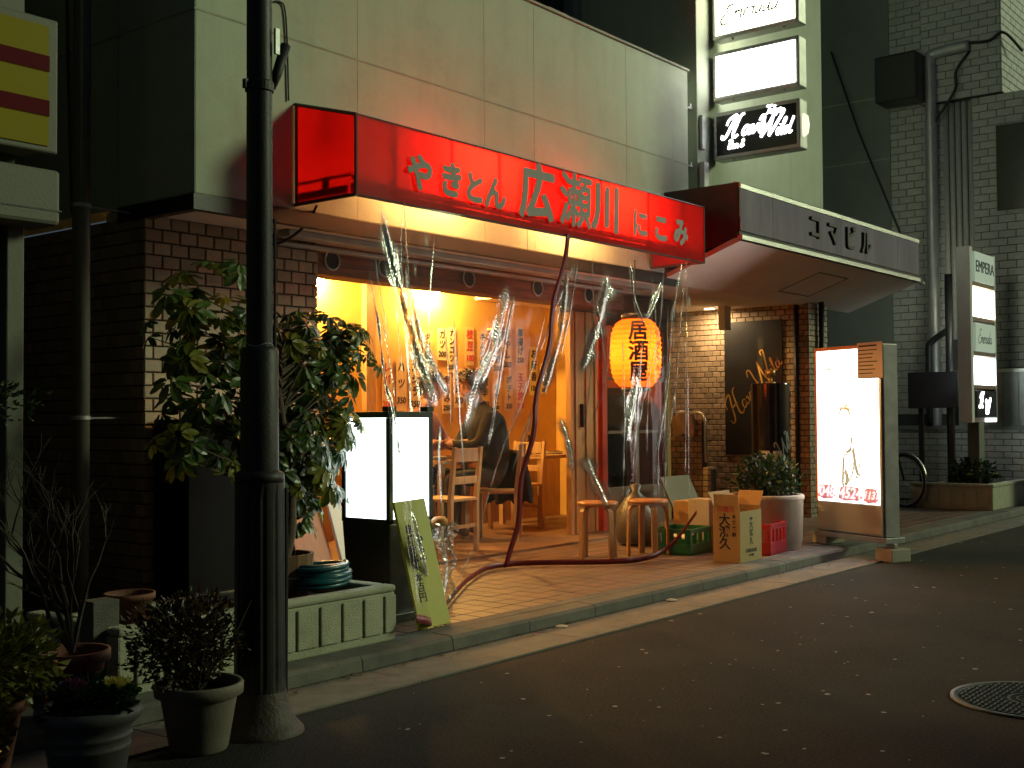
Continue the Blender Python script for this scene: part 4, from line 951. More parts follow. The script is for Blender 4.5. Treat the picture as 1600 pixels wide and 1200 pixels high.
def person(base, face, label, top, nod, lean, hairshape, group=None):
    """a seated diner leaning over the table; local +x is forward"""
    P = []; Lk = []
    def A_(x, y, z, r, r2=None): P.append((x, y, z, r, r2 or r)); return len(P)-1
    pel = A_(0,0,.50,.13,.15); wa = A_(.02,0,.66,.145,.165); ch = A_(.04+lean*.35,0,.86,.155,.19); sh = A_(.03+lean*.62,0,.99,.11,.17); nk = A_(.05+lean*.8,0,1.06,.055); hd = A_(.07+lean*.95,0,1.14,.058)
    Lk += [(pel,wa),(wa,ch),(ch,sh),(sh,nk),(nk,hd)]
    hands = []
    for s in (-1, 1):
        h = A_(.05,s*.1,.49,.085); k = A_(.44,s*.12,.50,.062); an = A_(.40,s*.12,.09,.042); to = A_(.55,s*.13,.035,.036); Lk += [(pel,h),(h,k),(k,an),(an,to)]
        s0 = A_(.04+lean*.6,s*.195,.965,.08); el = A_(.17+lean*.6,s*.25,.74,.06); wr = A_(.40+lean*.5,s*.10,.77,.03); Lk += [(sh,s0),(s0,el),(el,wr)]
        hands.append(hand_parts((.40+lean*.5, s*.10, .775), (.8,-s*.45,.12), (0,-s*.5,-.8)))
    body = skin_body(P, Lk); ms = [body]
    for hp, hl in hands: ms.append(skin_body(hp, hl))
    hc = (.09+lean*1.0, 0, 1.22); hm, HM = head_mesh(hc, 0, nod); ms.append(hm)
    me = join_remesh(ms, .0095)
    me.materials.clear()
    for q in ('skin', top, 'trousers'): me.materials.append(MT[q])
    hv = Vector(hc)
    for p in me.polygons:
        c = p.center
        if (c-hv).length < .15 and c.z > 1.085: p.material_index = 0
        elif c.x > .36+lean*.5 and c.z > .68 and abs(c.y) < .18: p.material_index = 0
        elif c.z < .57 or (c.x > .2 and c.z < .62): p.material_index = 2
        else: p.material_index = 1
    t = thing('person', base, label, 'person', group, face+1e-6); t.scale = (1.13, 1.13, 1.13)
    put('body', me, None, t, smooth=True)
    # hair: a cap over the skull with tufts
    bm = bmesh.new(); bmesh.ops.create_uvsphere(bm, u_segments=48, v_segments=32, radius=1)
    rm = [v for v in bm.verts if (v.co.x > .42 and v.co.z < .42) or (v.co.z < -.35 and v.co.x > -.35) or v.co.z < -.6]
    bmesh.ops.delete(bm, geom=rm, context='VERTS')
    for v in bm.verts:
        q = v.co.copy(); nz = noise.noise(q*6)*.5+noise.noise(q*15)*.5; v.co = Vector((q.x*.108, q.y*.09, q.z*.130+.006))*(1+.10*nz+hairshape)
    hair = bpy.data.meshes.new('hair'); bm.transform(HM); bm.to_mesh(hair)
    bm.free(); put('hair', hair, 'hair', t, smooth=True)
    tf = MB(); rr = random.Random(5)
    for i in range(420):
        q = Vector((rr.gauss(-.1,.6), rr.gauss(0,.6), abs(rr.gauss(.5,.5)))).normalized()
        if q.x > .5 and q.z < .5: continue
        a = Vector((q.x*.108, q.y*.09, q.z*.13)); d = (Vector((q.x*.5+rr.uniform(-.4,.4), q.y+rr.uniform(-.4,.4), q.z*.5-.35)).normalized())*rr.uniform(.02,.05)
        sd_ = d.cross(q).normalized()*.004; m1 = a*1.04+d*.5+q*.008; e_ = a*1.02+d
        tf.add([HM @ v for v in (a-sd_, a+sd_, m1+sd_, m1-sd_, e_)], [(0,1,2,3),(3,2,4)])
    put('hair_tufts', tf, 'hair', t)
    return t
person((8.30, 6.86, .1), 2.6, 'diner with dark hair and dark jacket, seen side on, bent over the table', 'jacket', .34, .10, .03, 'seated diners')
person((8.02, 7.66, .1), -1.15, 'diner in mauve top with dark hair, sitting behind the light box', 'pink_shirt', .1, .10, .03, 'seated diners')
# coat hung over a chair back
ct = []; nU, nV = 26, 22
for i in range(nU):
    for j in range(nV):
        s, t = i/(nU-1), j/(nV-1); a = (s-.5)*2
        x = 8.62+.02*math.sin(s*9)+.05*t+.025*math.sin(a*7+t*3)*t; y = 6.80+.42*s+.05*a*t; z = .90-.50*t-.05*abs(a)**2*(1-t)+.02*math.sin(s*17)*t
        ct.append((x, y, z))
cf = [(i*nV+j, (i+1)*nV+j, (i+1)*nV+j+1, i*nV+j+1) for i in range(nU-1) for j in range(nV-1)]
o = put('coat', MB().add(ct, cf), 'jacket', None, smooth=True, label='dark coat draped over the chair back behind the seated diner', cat='coat'); q = o.modifiers.new('Solidify', 'SOLIDIFY'); q.thickness = .07; q.offset = 0

# ---------------------------------------------------------------- wall lamp and menu strips inside
for lx, lab in ((8.62, 'glaring yellow lamp at the top of the ochre menu wall'), (7.08, 'glaring yellow lamp seen between the leaves of the umbrella tree')):
    Lp = thing('wall_lamp', (lx, 7.9, 2.36), lab, 'lamp', 'lamps in the shop')
    put('shade', MB().lathe([(.02,2.48),(.06,2.465),(.09,2.43),(.092,2.43),(.06,2.47),(.02,2.485)], (lx,7.88,.06), 24), 'white_paint', Lp, smooth=True)
    put('bulb', MB().lathe([(.001,2.34),(.03,2.35),(.045,2.39),(.03,2.44),(.02,2.47)], (lx,7.88,.055), 16), 'spot', Lp, smooth=True)
    put('arm', MB().tube([(lx,7.88,2.52),(lx,7.94,2.545),(lx,8.0,2.54)], .01, 8), 'galv', Lp)
W_ = 'レバー ハツ カシラ タン シロ ガツ ナンコツ 煮込み 冷奴 枝豆 ぬか漬け キムチ 塩辛 酢の物 なめこ もやし ポテト 厚揚げ 玉子焼 お新香 コーヒー 梅干し'.split()
menus = []
for k, (x, za, zb, kd) in enumerate(((8.05,1.76,1.26,'p'),(8.24,1.80,1.27,'p'),(8.43,1.78,1.26,'p'),(8.62,2.06,1.80,'p'),(8.64,1.74,1.30,'p'),(8.83,2.10,1.78,'w'),(8.98,2.12,1.66,'w'),(8.90,1.64,1.24,'w'),(9.08,1.70,1.30,'w'),(9.26,2.14,1.74,'p'),
    (9.27,1.70,1.30,'w'),(9.46,2.10,1.72,'p'),(9.50,1.66,1.26,'p'),(9.70,2.08,1.66,'p'),(9.69,1.56,1.26,'p'),(9.88,2.16,1.70,'p'),(9.90,1.66,1.26,'p'),(10.10,2.18,1.76,'p'),(10.10,1.70,1.26,'p'),(10.34,1.98,1.44,'w'),(10.52,1.80,1.46,'w'))):
    menus.append((x, (za+zb)/2, za-zb, kd, W_[k]+'\n'+('200','250','100','350','300')[k*3 % 5]))
ORD = 'first second third fourth fifth sixth seventh eighth ninth tenth eleventh twelfth thirteenth fourteenth fifteenth sixteenth seventeenth eighteenth nineteenth twentieth twenty-first'.split()
RK = {i: r for r, i in enumerate(sorted(range(len(menus)), key=lambda i: menus[i][0]))}
for i, (x, zc, h, kind, txt) in enumerate(menus):
    txt = ''.join(txt.split('\n')[:1]) ; num = menus[i][4].split('\n')[1:] 
    t = thing('menu_strip', (x, 7.99, zc-h/2), f'{ORD[RK[i]]} menu strip from the left on the ochre wall, {"pale" if kind == "w" else "tan"} paper', 'menu', 'menu strips on the ochre wall')
    y = 7.992-.0022*(i % 3)
    put('paper', MB().box(x-.07, x+.07, y-.001, y, zc-h/2, zc+h/2), 'paper_pale' if kind == 'w' else 'paper', t)
    n_ = len(txt)+len(num); s_ = min(.105, h/(n_+.4))
    for k, ch in enumerate(list(txt)+num):
        put('character', text_mesh(ch, s_ if len(ch) == 1 else s_*.8, .0004, .003, shear=.12), 'ink' if i % 9 else 'red_ink', t, mw=Matrix.Translation((x, y-.0016, zc+h/2-(k+.7)*h/(n_+.3))) @ FRONT)
put('wall_shelf', MB().box(9.55, 9.85, 7.86, 7.998, 2.12, 2.14), 'wood_pale', None, label='small pale shelf high on the ochre menu wall', cat='shelf')
# fridge and shelf glimpsed behind the dark glazed doors
Fr = thing('drinks_fridge', (10.25, 6.95, .1), 'tall grey drinks fridge behind the dark glazed door', 'fridge')
put('cabinet', MB().box(10.02, 10.5, 6.86, 7.3, .1, 1.5), 'galv', Fr, bevel=.01)
put('door_glass', MB().box(10.06, 10.46, 6.848, 6.858, .25, 1.42), 'glass_dark', Fr)
put('handle', MB().tube([(10.43,6.83,.7),(10.43,6.83,1.0)], .01, 8), 'steel', Fr)
# ================================================================== crates, boxes, tubs
def crate(x, y, z, rot, w, d, h, m, label, slots=4):
    t = thing('crate', (x, y, z), label, 'crate', None, rot+1e-6)
    put('floor', MB().box(-w/2, w/2, -d/2, d/2, .005, .02), m, t)
    for sx, sy in ((1,0),(-1,0),(0,1),(0,-1)):
        L_ = w if sy else d; mb = MB()
        def bx(a, b, z0, z1):
            if sy: yy = sorted((sy*(d/2-.014), sy*d/2)); mb.box(a, b, yy[0], yy[1], z0, z1)
            else: xx = sorted((sx*(w/2-.014), sx*w/2)); mb.box(xx[0], xx[1], a, b, z0, z1)
        L2 = L_/2-(.0 if sy else .0141)
        bx(-L2, L2, .0, h*.42); bx(-L2, L2, h*.82, h)
        n_ = slots
        for i in range(n_+1):
            c = -L2+.02+(2*L2-.04)*i/n_; bx(max(-L2, c-.018), min(L2, c+.018), h*.42, h*.82)
        put('side', mb, m, t, bevel=.002)
    put('rim', MB().box(-w/2-.006, w/2+.006, -d/2-.006, -d/2-.0005, h-.02, h).box(-w/2-.006, w/2+.006, d/2+.0005, d/2+.006, h-.02, h), m, t)
    return t
crate(8.45, 5.0, .082, .1, .42, .34, .21, 'crate_green', 'green plastic crate beside the right stool')
put('folded_paper', MB().obox((8.34,4.91,.20),(.2,.02,.03),(0,.15,.02),(0,0,.008)), 'paper_pale', None, label='pale folded paper lying in the green crate', cat='paper')
crate(8.80, 4.50, .082, .1, .36, .36, .25, 'crate_red', 'red plastic crate behind the tall cardboard box')
# tall cardboard box with brush lettering and open flaps
Bx = thing('cardboard_box', (8.15, 4.46, .082), 'tall cardboard box with black brush lettering and open flaps at the kerb', 'box')
a0, a1, b0, b1, z0, z1 = 8.07, 8.42, 4.27, 4.50, .083, .50
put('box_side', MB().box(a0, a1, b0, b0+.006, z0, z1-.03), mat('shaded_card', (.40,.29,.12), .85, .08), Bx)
put('box_side', MB().box(a0, a0+.006, b0+.0065, b1, z0, z1), 'card', Bx)
put('box_side', MB().box(a1-.006, a1, b0+.0065, b1, z0, z1), 'card', Bx)
put('box_side', MB().box(a0+.0065, a1-.0065, b1-.006, b1, z0, z1), 'card', Bx)
put('box_bottom', MB().box(a0+.007, a1-.007, b0+.007, b1-.007, z0, z0+.006), 'card', Bx)
put('flap', MB().obox((a0,b0+.01,z1),(0,.21,0),(.005,0,0),(-.012,0,.10)), 'card', Bx)
put('flap', MB().obox((a1,b0+.01,z1),(0,.21,0),(-.005,0,0),(.06,0,.11)), 'card', Bx)
put('flap', MB().obox((a0+.01,b1,z1),(.33,0,0),(0,-.005,0),(0,.05,.11)), 'card', Bx)
for k, ch in enumerate('大鴻久'): put('lettering', text_mesh(ch, .10, .0004, .002), 'ink', Bx, mw=Matrix.Translation((a0-.0012, 4.40, .40-k*.09)) @ SIDE)
for k, ch in enumerate('本格焼酎'): put('lettering', text_mesh(ch, .035, .0004, .001), 'ink', Bx, mw=Matrix.Translation((a0-.0012, 4.32, .43-k*.045)) @ SIDE)
put('lettering', text_mesh('酒造元', .05, .0004, .001), 'red_ink', Bx, mw=Matrix.Translation((a0-.0014, 4.39, .485)) @ SIDE)
for k, ch in enumerate('大鴻久'): put('lettering', text_mesh(ch, .062, .0004, .001), 'ink', Bx, mw=Matrix.Translation((8.25, b0-.0012, .36-k*.062)) @ FRONT)
put('emblem', MB().box(8.23,8.27,b0-.002,b0-.0005,.40,.42), 'ink', Bx)
put('lettering', text_mesh('酒造株式会社', .03, .0004, .001), 'ink', Bx, mw=Matrix.Translation((8.25, b0-.0012, .165)) @ FRONT)
put('lettering', text_mesh('20年製造', .02, .0004, .0005), 'ink', Bx, mw=Matrix.Translation((8.25, b0-.0012, .13)) @ FRONT)
# pale parcel behind, plastic bag of waste
put('white_carton', MB().box(8.76,8.93,4.92,5.12,.083,.50), 'card_white', None, bevel=.006, label='white carton behind the tall cardboard box', cat='box')
put('brown_carton', MB().box(8.98,9.2,5.16,5.4,.083,.46), 'card', None, bevel=.006, label='plain brown carton between white carton and round tub', cat='box')
put('waste_bag', MB().lathe([(.001,0),(.16,.02),(.2,.12),(.18,.28),(.1,.40),(.03,.46),(.05,.52),(.001,.53)], (8.72,5.62,.083), 18), mat('grey_bag', (.12,.11,.10), .35, .3, 9, .8, 25), None, smooth=True, label='tied grey waste bag by the dark glazed front', cat='bag')
# big round tub with shrub
def leaves(mb, c, rad, n, size, rng, flat=0., shell=.35, up=0.):
    c = Vector(c)
    for i in range(n):
        d = Vector((rng.gauss(0,1), rng.gauss(0,1), rng.gauss(0,1))).normalized(); k = (shell+(1-shell)*rng.random()**.6)
        lump = 1+.35*noise.noise(d*2.3+c)
        p = c+Vector((d.x*rad[0], d.y*rad[1], d.z*rad[2]))*k*lump
        a = (d+Vector((rng.uniform(-1,1), rng.uniform(-1,1), rng.uniform(-.6,.9)+up))).normalized(); b = a.cross(Vector((rng.uniform(-1,1),rng.uniform(-1,1),1))).normalized(); s = size*rng.uniform(.6,1.3)
        nn_ = a.cross(b)*s*.18
        mb.add([p, p+a*s*.5+b*s*.28+nn_, p+a*s, p+a*s*.5-b*s*.28+nn_, p+a*s*.5], [(0,1,4),(1,2,4),(0,4,3),(4,2,3)])
rg = random.Random(11)
Tb = thing('round_tub', (9.2, 4.62, .083), 'large cream round concrete tub with a dark shrub beside the poster box', 'planter')
tb = put('tub', MB().lathe([(.285,.0),(.29,.04),(.30,.06),(.31,.40),(.318,.41),(.318,.44),(.31,.448),(.275,.448),(.268,.44),(.265,.40),(.001,.40)], (9.2,4.62,.085), 48), 'pot_white', Tb, smooth=True)
put('tub_foot', MB().lathe([(.27,-.0),(.27,.03),(.001,.03)], (9.2,4.62,.083), 40), 'rubber', Tb)
put('soil', MB().lathe([(.001,.405),(.262,.40)], (9.2,4.62,.09), 30), 'soil', Tb)
mb = MB(); leaves(mb, (9.22,4.62,.66), (.27,.27,.20), 1500, .055, rg, shell=.15)
sh_ = MB()
for i in range(14):
    a = rg.uniform(0,6.28); sh_.tube([(9.2,4.62,.48),(9.2+.1*math.cos(a),4.62+.1*math.sin(a),.6),(9.22+.24*math.cos(a),4.62+.24*math.sin(a),.72+rg.uniform(-.06,.1))], [.008,.006,.003], 5)
put('stems', sh_, 'bark', Tb); put('foliage', mb, 'leaf_dark', Tb)

# ================================================================== poster light box
ang = math.atan2(3.68-4.41, 9.42-9.75)    # from the far end to the near end
PB = thing('poster_light_box', (9.62, 4.06, 0), 'standing light box with glowing white poster and phone number by the kerb', 'light box')
d_ = Vector((9.42-9.75, 3.68-4.41, 0)); Lb = d_.length; d_.normalize(); n_ = Vector((d_.y, -d_.x, 0)); n_ = n_ if n_.x < 0 else -n_   # outward: toward -X
o_ = Vector((9.75, 4.41, 0)); zv = Vector((0,0,1))
def pb(a0, a1, t0, t1, z0, z1): return MB().obox(o_+d_*a0-n_*t1+zv*z0, d_*(a1-a0), n_*(t1-t0), zv*(z1-z0))
def merge(*ms):
    q = MB()
    for m_ in ms: q.add(m_.v, m_.f)
    return q
put('case', pb(0, Lb, .006, .17, .20, 1.785), 'alu', PB, bevel=.008)
fpn = sub(put('lit_poster', pb(.025, Lb-.03, -.001, .005, .46, 1.755), 'panel_poster', PB))
put('lower_panel', pb(.025, Lb-.03, -.001, .005, .215, .452), 'cabin_cream', PB)
put('edge_trim', merge(pb(.0, .022, -.006, .005, .46, 1.785), pb(.023, Lb*.72, -.006, .005, 1.757, 1.785)), 'orange_trim', PB)
put('edge_profile', merge(pb(Lb-.027, Lb, -.012, .005, .20, 1.78), pb(Lb+.001, Lb+.012, .01, .16, .20, 1.78)), 'alu', PB, bevel=.003)
put('base_frame', merge(pb(-.02, Lb+.04, -.02, .19, .15, .195), pb(Lb-.04, Lb+.06, .05, .09, .11, .149)), 'galv', PB, bevel=.004)
put('foot_block', pb(Lb-.10, Lb+.09, -.01, .2, .0, .109), 'pot_white', PB, bevel=.008)
put('foot_block', pb(-.05, .12, -.01, .2, .084, .149), 'pot_white', PB, bevel=.008)
I0 = None
PM = Matrix(((d_.x, 0, n_.x, 0),(d_.y, 0, n_.y, 0),(0, 1, 0, 0),(0,0,0,1)))
def on_p(a, z, lift=.003): return Matrix.Translation(o_+d_*a+n_*lift+zv*z) @ PM
I0 = on_p(0, 0, .002)
put('notice_sheet', pb(Lb*.68, Lb+.03, -.02, -.018, 1.50, 1.80), mat('pinkish_paper', (.62,.5,.46), .85, .05), PB)
nt_ = MB()
for k in range(8):
    a = Lb*.70; w = rg.uniform(.14,.23); nt_.obox(o_+d_*a+n_*.0205+zv*(1.765-k*.032), d_*w, n_*.0006, zv*(.008 if k else .014))
put('notice_print', nt_, 'ink', PB)
for a_, w_a, z_a in ((.03,.20,.475),(.28,.27,.47),(.58,.16,.465)):
    bl_ = MB(); k = 18; bl_.add([I0 @ Vector((a_+w_a/2+w_a/2*(1.05+.12*math.sin(j*5.3))*math.copysign(abs(math.cos(2*math.pi*j/k))**.5, math.cos(2*math.pi*j/k)), z_a+.065+.062*(1+.14*math.sin(j*3.1))*math.copysign(abs(math.sin(2*math.pi*j/k))**.6, math.sin(2*math.pi*j/k)), 0)) for j in range(k)], [tuple(range(k))])
    put('pink_patch', bl_, 'print_pink', fpn)
pr = text_mesh('048', .13, .0004, .003, shear=.2); put('phone_number', pr, 'panel_dimwhite', fpn, mw=on_p(.13, .54, .0045))
put('phone_number', text_mesh('4524', .13, .0004, .003, shear=.2), 'panel_dimwhite', fpn, mw=on_p(.415, .535, .0045))
put('phone_number', text_mesh('1131', .09, .0004, .002, shear=.3), 'panel_dimwhite', fpn, mw=on_p(.66, .53, .0045))
ill = MB(); I = on_p(0, 0)
# figure drawn in a few teal strokes: neck, bodice, skirt folds
for pts, w in (([(.44,1.02),(.45,.95),(.42,.90),(.36,.88)],.014), ([(.36,.88),(.345,.80),(.34,.72),(.335,.62),(.35,.60)],.014), ([(.45,.96),(.47,.86),(.49,.76),(.53,.68)],.018),
        ([(.40,.86),(.40,.77)],.006), ([(.36,.87),(.40,.87)],.01), ([(.45,.85),(.46,.74),(.41,.63)],.01), ([(.53,.84),(.545,.68)],.008), ([(.36,.74),(.39,.66),(.36,.60)],.02), ([(.48,.68),(.54,.68)],.01), ([(.38,.58),(.42,.56),(.45,.58)],.012)):
    stroke(ill, pts, w*2.4, I, .4)
put('figure_print', ill, 'print_teal', fpn)
for pts, w in (([(.30,1.20),(.33,1.26),(.40,1.25),(.44,1.19)],.03), ([(.34,1.265),(.40,1.28),(.45,1.22)],.018), ([(.15,1.585),(.18,1.60),(.21,1.575)],.02), ([(.60,1.60),(.64,1.58),(.66,1.54)],.05)):
    hr = MB(); stroke(hr, pts, w, I, .5); put('hair_print', hr, 'print_gold', fpn)

# ================================================================== black banner, cylinder sign, towel
Bn = thing('black_banner', (12.07, 6.2, .75), 'tall black banner with gold diagonal script on the brick entrance wall', 'banner')
put('cloth', MB().box(12.083, 12.0895, 5.85, 6.565, .76, 2.27), 'banner', Bn)
mb = MB(); th = R(46)
M_ = Matrix.Translation((12.0815, 6.46, 1.10)) @ SIDE @ Matrix.Rotation(th, 4, 'Z')
x = script_text(mb, 'H', 0, 0, .27, M_, .07, .2, .6); x = script_text(mb, 'ave', x-.02, .02, .19, M_, .085, .2, .6); x = script_text(mb, 'W', x, .0, .29, M_, .065, .2, .6); script_text(mb, 'ild', x-.02, .03, .16, M_, .085, .2, .6)
put('gold_script', mb, 'gold', Bn)
Cs = thing('cylinder_sign', (10.6, 5.26, .083), 'glossy black half-cylinder stand with a small lamp on top in front of the banner', 'sign')
put('drum', MB().lathe([(.001,.0),(.185,.0),(.188,.01),(.188,1.42),(.184,1.43),(.001,1.43)], (10.6,5.26,.083), 48), 'gloss_black', Cs, smooth=False, bevel=.002)
put('lamp_stem', MB().lathe([(.05,1.43),(.05,1.445),(.02,1.45),(.02,1.50),(.045,1.505),(.05,1.56),(.001,1.575)], (10.6,5.26,.083), 18), 'gold', Cs, smooth=True)
mb = MB(); Mc = Matrix.Translation((10.6, 5.26, .083))
tmp = MB(); script_text(tmp, 'HaveWild', -.16, .0, .16, Matrix.Rotation(R(38), 4, 'Z'), .09, .2, .5, gap=.8)
ca = math.atan2(-5.26, -10.6)
mb.add([(10.6+.1895*math.cos(ca+v[0]/.19), 5.26+.1895*math.sin(ca+v[0]/.19), .083+.62+v[1]) for v in tmp.v], tmp.f)
put('script_print', mb, mat('grey_print', (.3,.3,.32), .4), Cs)
put('paper_notice', MB().add([(10.6+.191*math.cos(ca+a), 5.26+.191*math.sin(ca+a), z) for a in (-.55,-.2,.2,.55) for z in (.70,.86)], [(0,2,3,1),(2,4,5,3),(4,6,7,5)]), 'card_white', Cs)
tw_ = []
for i in range(18):
    for j in range(12):
        s, t = i/17, j/11; z = 1.255-.26*abs(t-.35)*1.6-.02*math.sin(s*9); tw_.append((11.27+(-.03 if t > .35 else .03)*min(1, abs(t-.35)*6)+.012*math.sin(s*14+t*4), 6.50+.26*s+.02*math.sin(t*5), z))
o = put('towel', MB().add(tw_, [(i*12+j,(i+1)*12+j,(i+1)*12+j+1,i*12+j+1) for i in range(17) for j in range(11)]), 'towel', None, smooth=True, label='beige towel hanging over the steel stair rail', cat='towel')
q = o.modifiers.new('Solidify', 'SOLIDIFY'); q.thickness = .008
# small propped board under the rail
put('grey_panel', MB().obox((10.15,6.0,.09),(.55,.0,0),(0,.02,0),(0,.25,.5)), mat('olive_panel', (.14,.13,.09), .6, .1), None, label='olive grey panel propped behind the crates', cat='panel')

# ================================================================== umbrella tree in a wooden barrel
Tr = thing('umbrella_tree', (3.92, 4.58, .3), 'bushy umbrella tree with glossy fingered leaves in a wooden barrel', 'tree')
bx_, by_ = 3.88, 4.60
br = MB()
for i in range(18):
    a = 2*math.pi*i/18; a2 = 2*math.pi*(i+.94)/18
    vs = []
    for z, r_ in ((.285,.13),(.40,.155),(.53,.165)):
        for aa in (a, a2): vs += [(bx_+r_*math.cos(aa), by_+r_*math.sin(aa), z), (bx_+(r_-.016)*math.cos(aa), by_+(r_-.016)*math.sin(aa), z)]
    st = MB().add(vs, [(0,2,6,4),(4,6,10,8),(1,5,7,3),(5,9,11,7),(8,10,11,9),(0,4,5,1),(4,8,9,5),(2,3,7,6),(6,7,11,10)])
    put('stave', st, 'barrel', Tr)
put('barrel_hoop', MB().tube([(bx_+.158*math.cos(a), by_+.158*math.sin(a), .42) for a in [2*math.pi*i/32 for i in range(32)]], .006, 6, closed=True), 'galv', Tr)
put('soil', MB().lathe([(.001,.49),(.145,.485)], (bx_,by_,0), 24), 'soil', Tr)
rng = random.Random(3)
trunk = MB().tube(cat_rom([(bx_,by_,.45),(bx_+.06,by_+.0,.62),(bx_+.10,by_+.04,.85),(bx_+.06,by_+.05,1.15),(bx_+.02,by_+.08,1.5),(bx_-.05,by_+.1,1.85)], 4), [.03]*6+[.026]*6+[.02]*5+[.013]*4, 8)
put('trunk', trunk, 'bark', Tr, smooth=True)
# palmate leaf: seven leaflets round a stalk
def palmate(n, seed):
    r_ = random.Random(seed); mb = MB()
    for i in range(n):
        a = 2*math.pi*(i+.5)/n*.92+.2; L = r_.uniform(.06,.09); dr = r_.uniform(.15,.5)
        d = Vector((math.cos(a), math.sin(a), -dr)).normalized(); s = Vector((-math.sin(a), math.cos(a), 0)); w = L*.24; p0 = d*.015; drp = Vector((0,0,-.012))
        pts = [p0, p0+d*L*.3+s*w*.8, p0+d*L*.62+s*w+drp*.4, p0+d*L*.88+s*w*.6+drp, p0+d*L+drp*1.4, p0+d*L*.88-s*w*.6+drp, p0+d*L*.62-s*w+drp*.4, p0+d*L*.3-s*w*.8, p0+d*L*.35+Vector((0,0,-.006)), p0+d*L*.7+Vector((0,0,-.009))]
        mb.add(pts, [(0,1,8),(1,2,9,8),(2,3,9),(3,4,9),(4,5,9),(5,6,9),(6,7,8,9),(7,0,8)])
    return mb
LM = []
for k in range(6):
    q = palmate(7+k % 3, k).mesh('leaf'); q.materials.append(MT[('leaf','leaf','leaf_yellow','leaf_dark','leaf','leaf_dark')[k]]); LM.append(q)
brm = MB(); cl = []
for (cx_, cy_, cz_, rx, ry, rz, n_) in ((4.26,4.80,1.56,.34,.28,.26,66),(4.30,4.86,1.20,.34,.28,.36,84),(4.02,4.75,1.0,.30,.26,.34,56),(3.60,4.75,1.66,.36,.28,.36,56),(3.55,4.70,1.22,.34,.26,.34,36),(4.5,4.78,1.55,.2,.2,.2,26),(4.22,4.78,.86,.24,.22,.2,36)):
    for i in range(n_):
        d = Vector((rng.gauss(0,1), rng.gauss(0,1), rng.gauss(0,1))).normalized(); k = .35+.65*rng.random()**.5
        cl.append((Vector((cx_+d.x*rx*k, cy_+d.y*ry*k, cz_+d.z*rz*k)), d))
crown = sub(put('crown', MB().tube([(bx_,by_,.7),(bx_,by_,.72)], .01, 5), 'bark', Tr))
for i, (p, d) in enumerate(cl):
    o = bpy.data.objects.new('leaf', LM[i % 6]); COL.objects.link(o); o.parent = crown
    up_ = (Vector((d.x*.7, d.y*.7-.35, .55+d.z*.3))).normalized()
    rot = up_.to_track_quat('Z', 'X').to_matrix().to_4x4() @ Matrix.Rotation(rng.uniform(0, 6.28), 4, 'Z')
    o.matrix_local = Matrix.Translation(p) @ rot @ Matrix.Scale(rng.uniform(.55, 1.3), 4)
    if i % 3 == 0:
        q0 = Vector((bx_+.05, by_+.05, max(.75, min(1.75, p.z-.25)))); brm.tube([q0, q0.lerp(p, .5)+Vector((0,0,.02)), p], [.007,.005,.002], 5)
put('branches', brm, 'bark', Tr)

# ================================================================== left foreground: pots and shrubs
def pot(name, x, y, z, prof, m, label, cat='flower pot', rot=0):
    t = thing(name, (x, y, z), label, cat)
    put('pot', MB().lathe(prof, (x,y,z), 44), m, t, smooth=True)
    rtop = prof[-1][0]; put('soil', MB().lathe([(.001,prof[-1][1]-.03),(rtop,prof[-1][1]-.035)], (x,y,z), 30), 'soil', t)
    return t
def kale(x, y, z, r_, inner, label, seed):
    t = thing('ornamental_cabbage', (x, y, z), label, 'plant'); g = random.Random(seed)
    out, inn = MB(), MB()
    for ring in range(7):
        n_ = 9+ring; k = ring/6
        for i in range(n_):
            a = 2*math.pi*(i+.5*(ring%2))/n_+g.uniform(-.1,.1); rr = r_*(.25+.75*k)*g.uniform(.9,1.1); el = .95-.75*k
            d = Vector((math.cos(a)*math.cos(el), math.sin(a)*math.cos(el), math.sin(el))); s = Vector((-math.sin(a), math.cos(a), 0)); b = Vector((x,y,z+.02+.035*(1-k)))
            vs = [b]; 
            for j in range(7):
                t_ = -1+2*j/6; vs.append(b+d*rr*(1-.25*abs(t_))+s*rr*.55*t_+Vector((0,0,g.uniform(-.012,.014))))
            vs.append(b+d*rr*.6+Vector((0,0,-.008)))
            (out if k > .52 else inn).add(vs, [(0,1,8),(0,8,7)]+[(8,j,j+1) for j in range(1,7)])
    put('outer_leaves', out, 'kale_green', t); put('inner_leaves', inn, inner, t)
rpot = pot('ribbed_flower_pot', 2.10, 3.42, .004, [(.10,0),(.105,.01),(.128,.16),(.132,.165),(.127,.17),(.132,.195),(.136,.2),(.131,.205),(.136,.23),(.16,.25),(.165,.265),(.162,.285),(.148,.29),(.135,.28)], 'pot_grey', 'dark grey ribbed flower pot with ornamental cabbages at lower left')
mb = MB(); leaves(mb, (2.09,3.42,.30), (.13,.13,.05), 260, .05, rng, shell=.1, up=.6); put('foliage', mb, 'leaf_dark', rpot)
kale(2.13, 3.32, .31, .085, 'kale_yellow', 'yellow hearted ornamental cabbage in the ribbed pot', 1)
kale(2.02, 3.37, .315, .085, 'kale_purple', 'purple hearted ornamental cabbage in the ribbed pot', 2)
t2 = pot('sand_flower_pot', 2.655, 3.60, .004, [(.10,0),(.105,.01),(.135,.185),(.137,.19),(.158,.2),(.16,.235),(.155,.243),(.14,.24),(.13,.21)], 'pot_sand', 'sand coloured smooth flower pot with brownish bush beside the pole')
mb = MB(); leaves(mb, (2.60,3.62,.40), (.22,.16,.17), 2600, .028, rng, shell=.1, up=.2)
tg = MB()
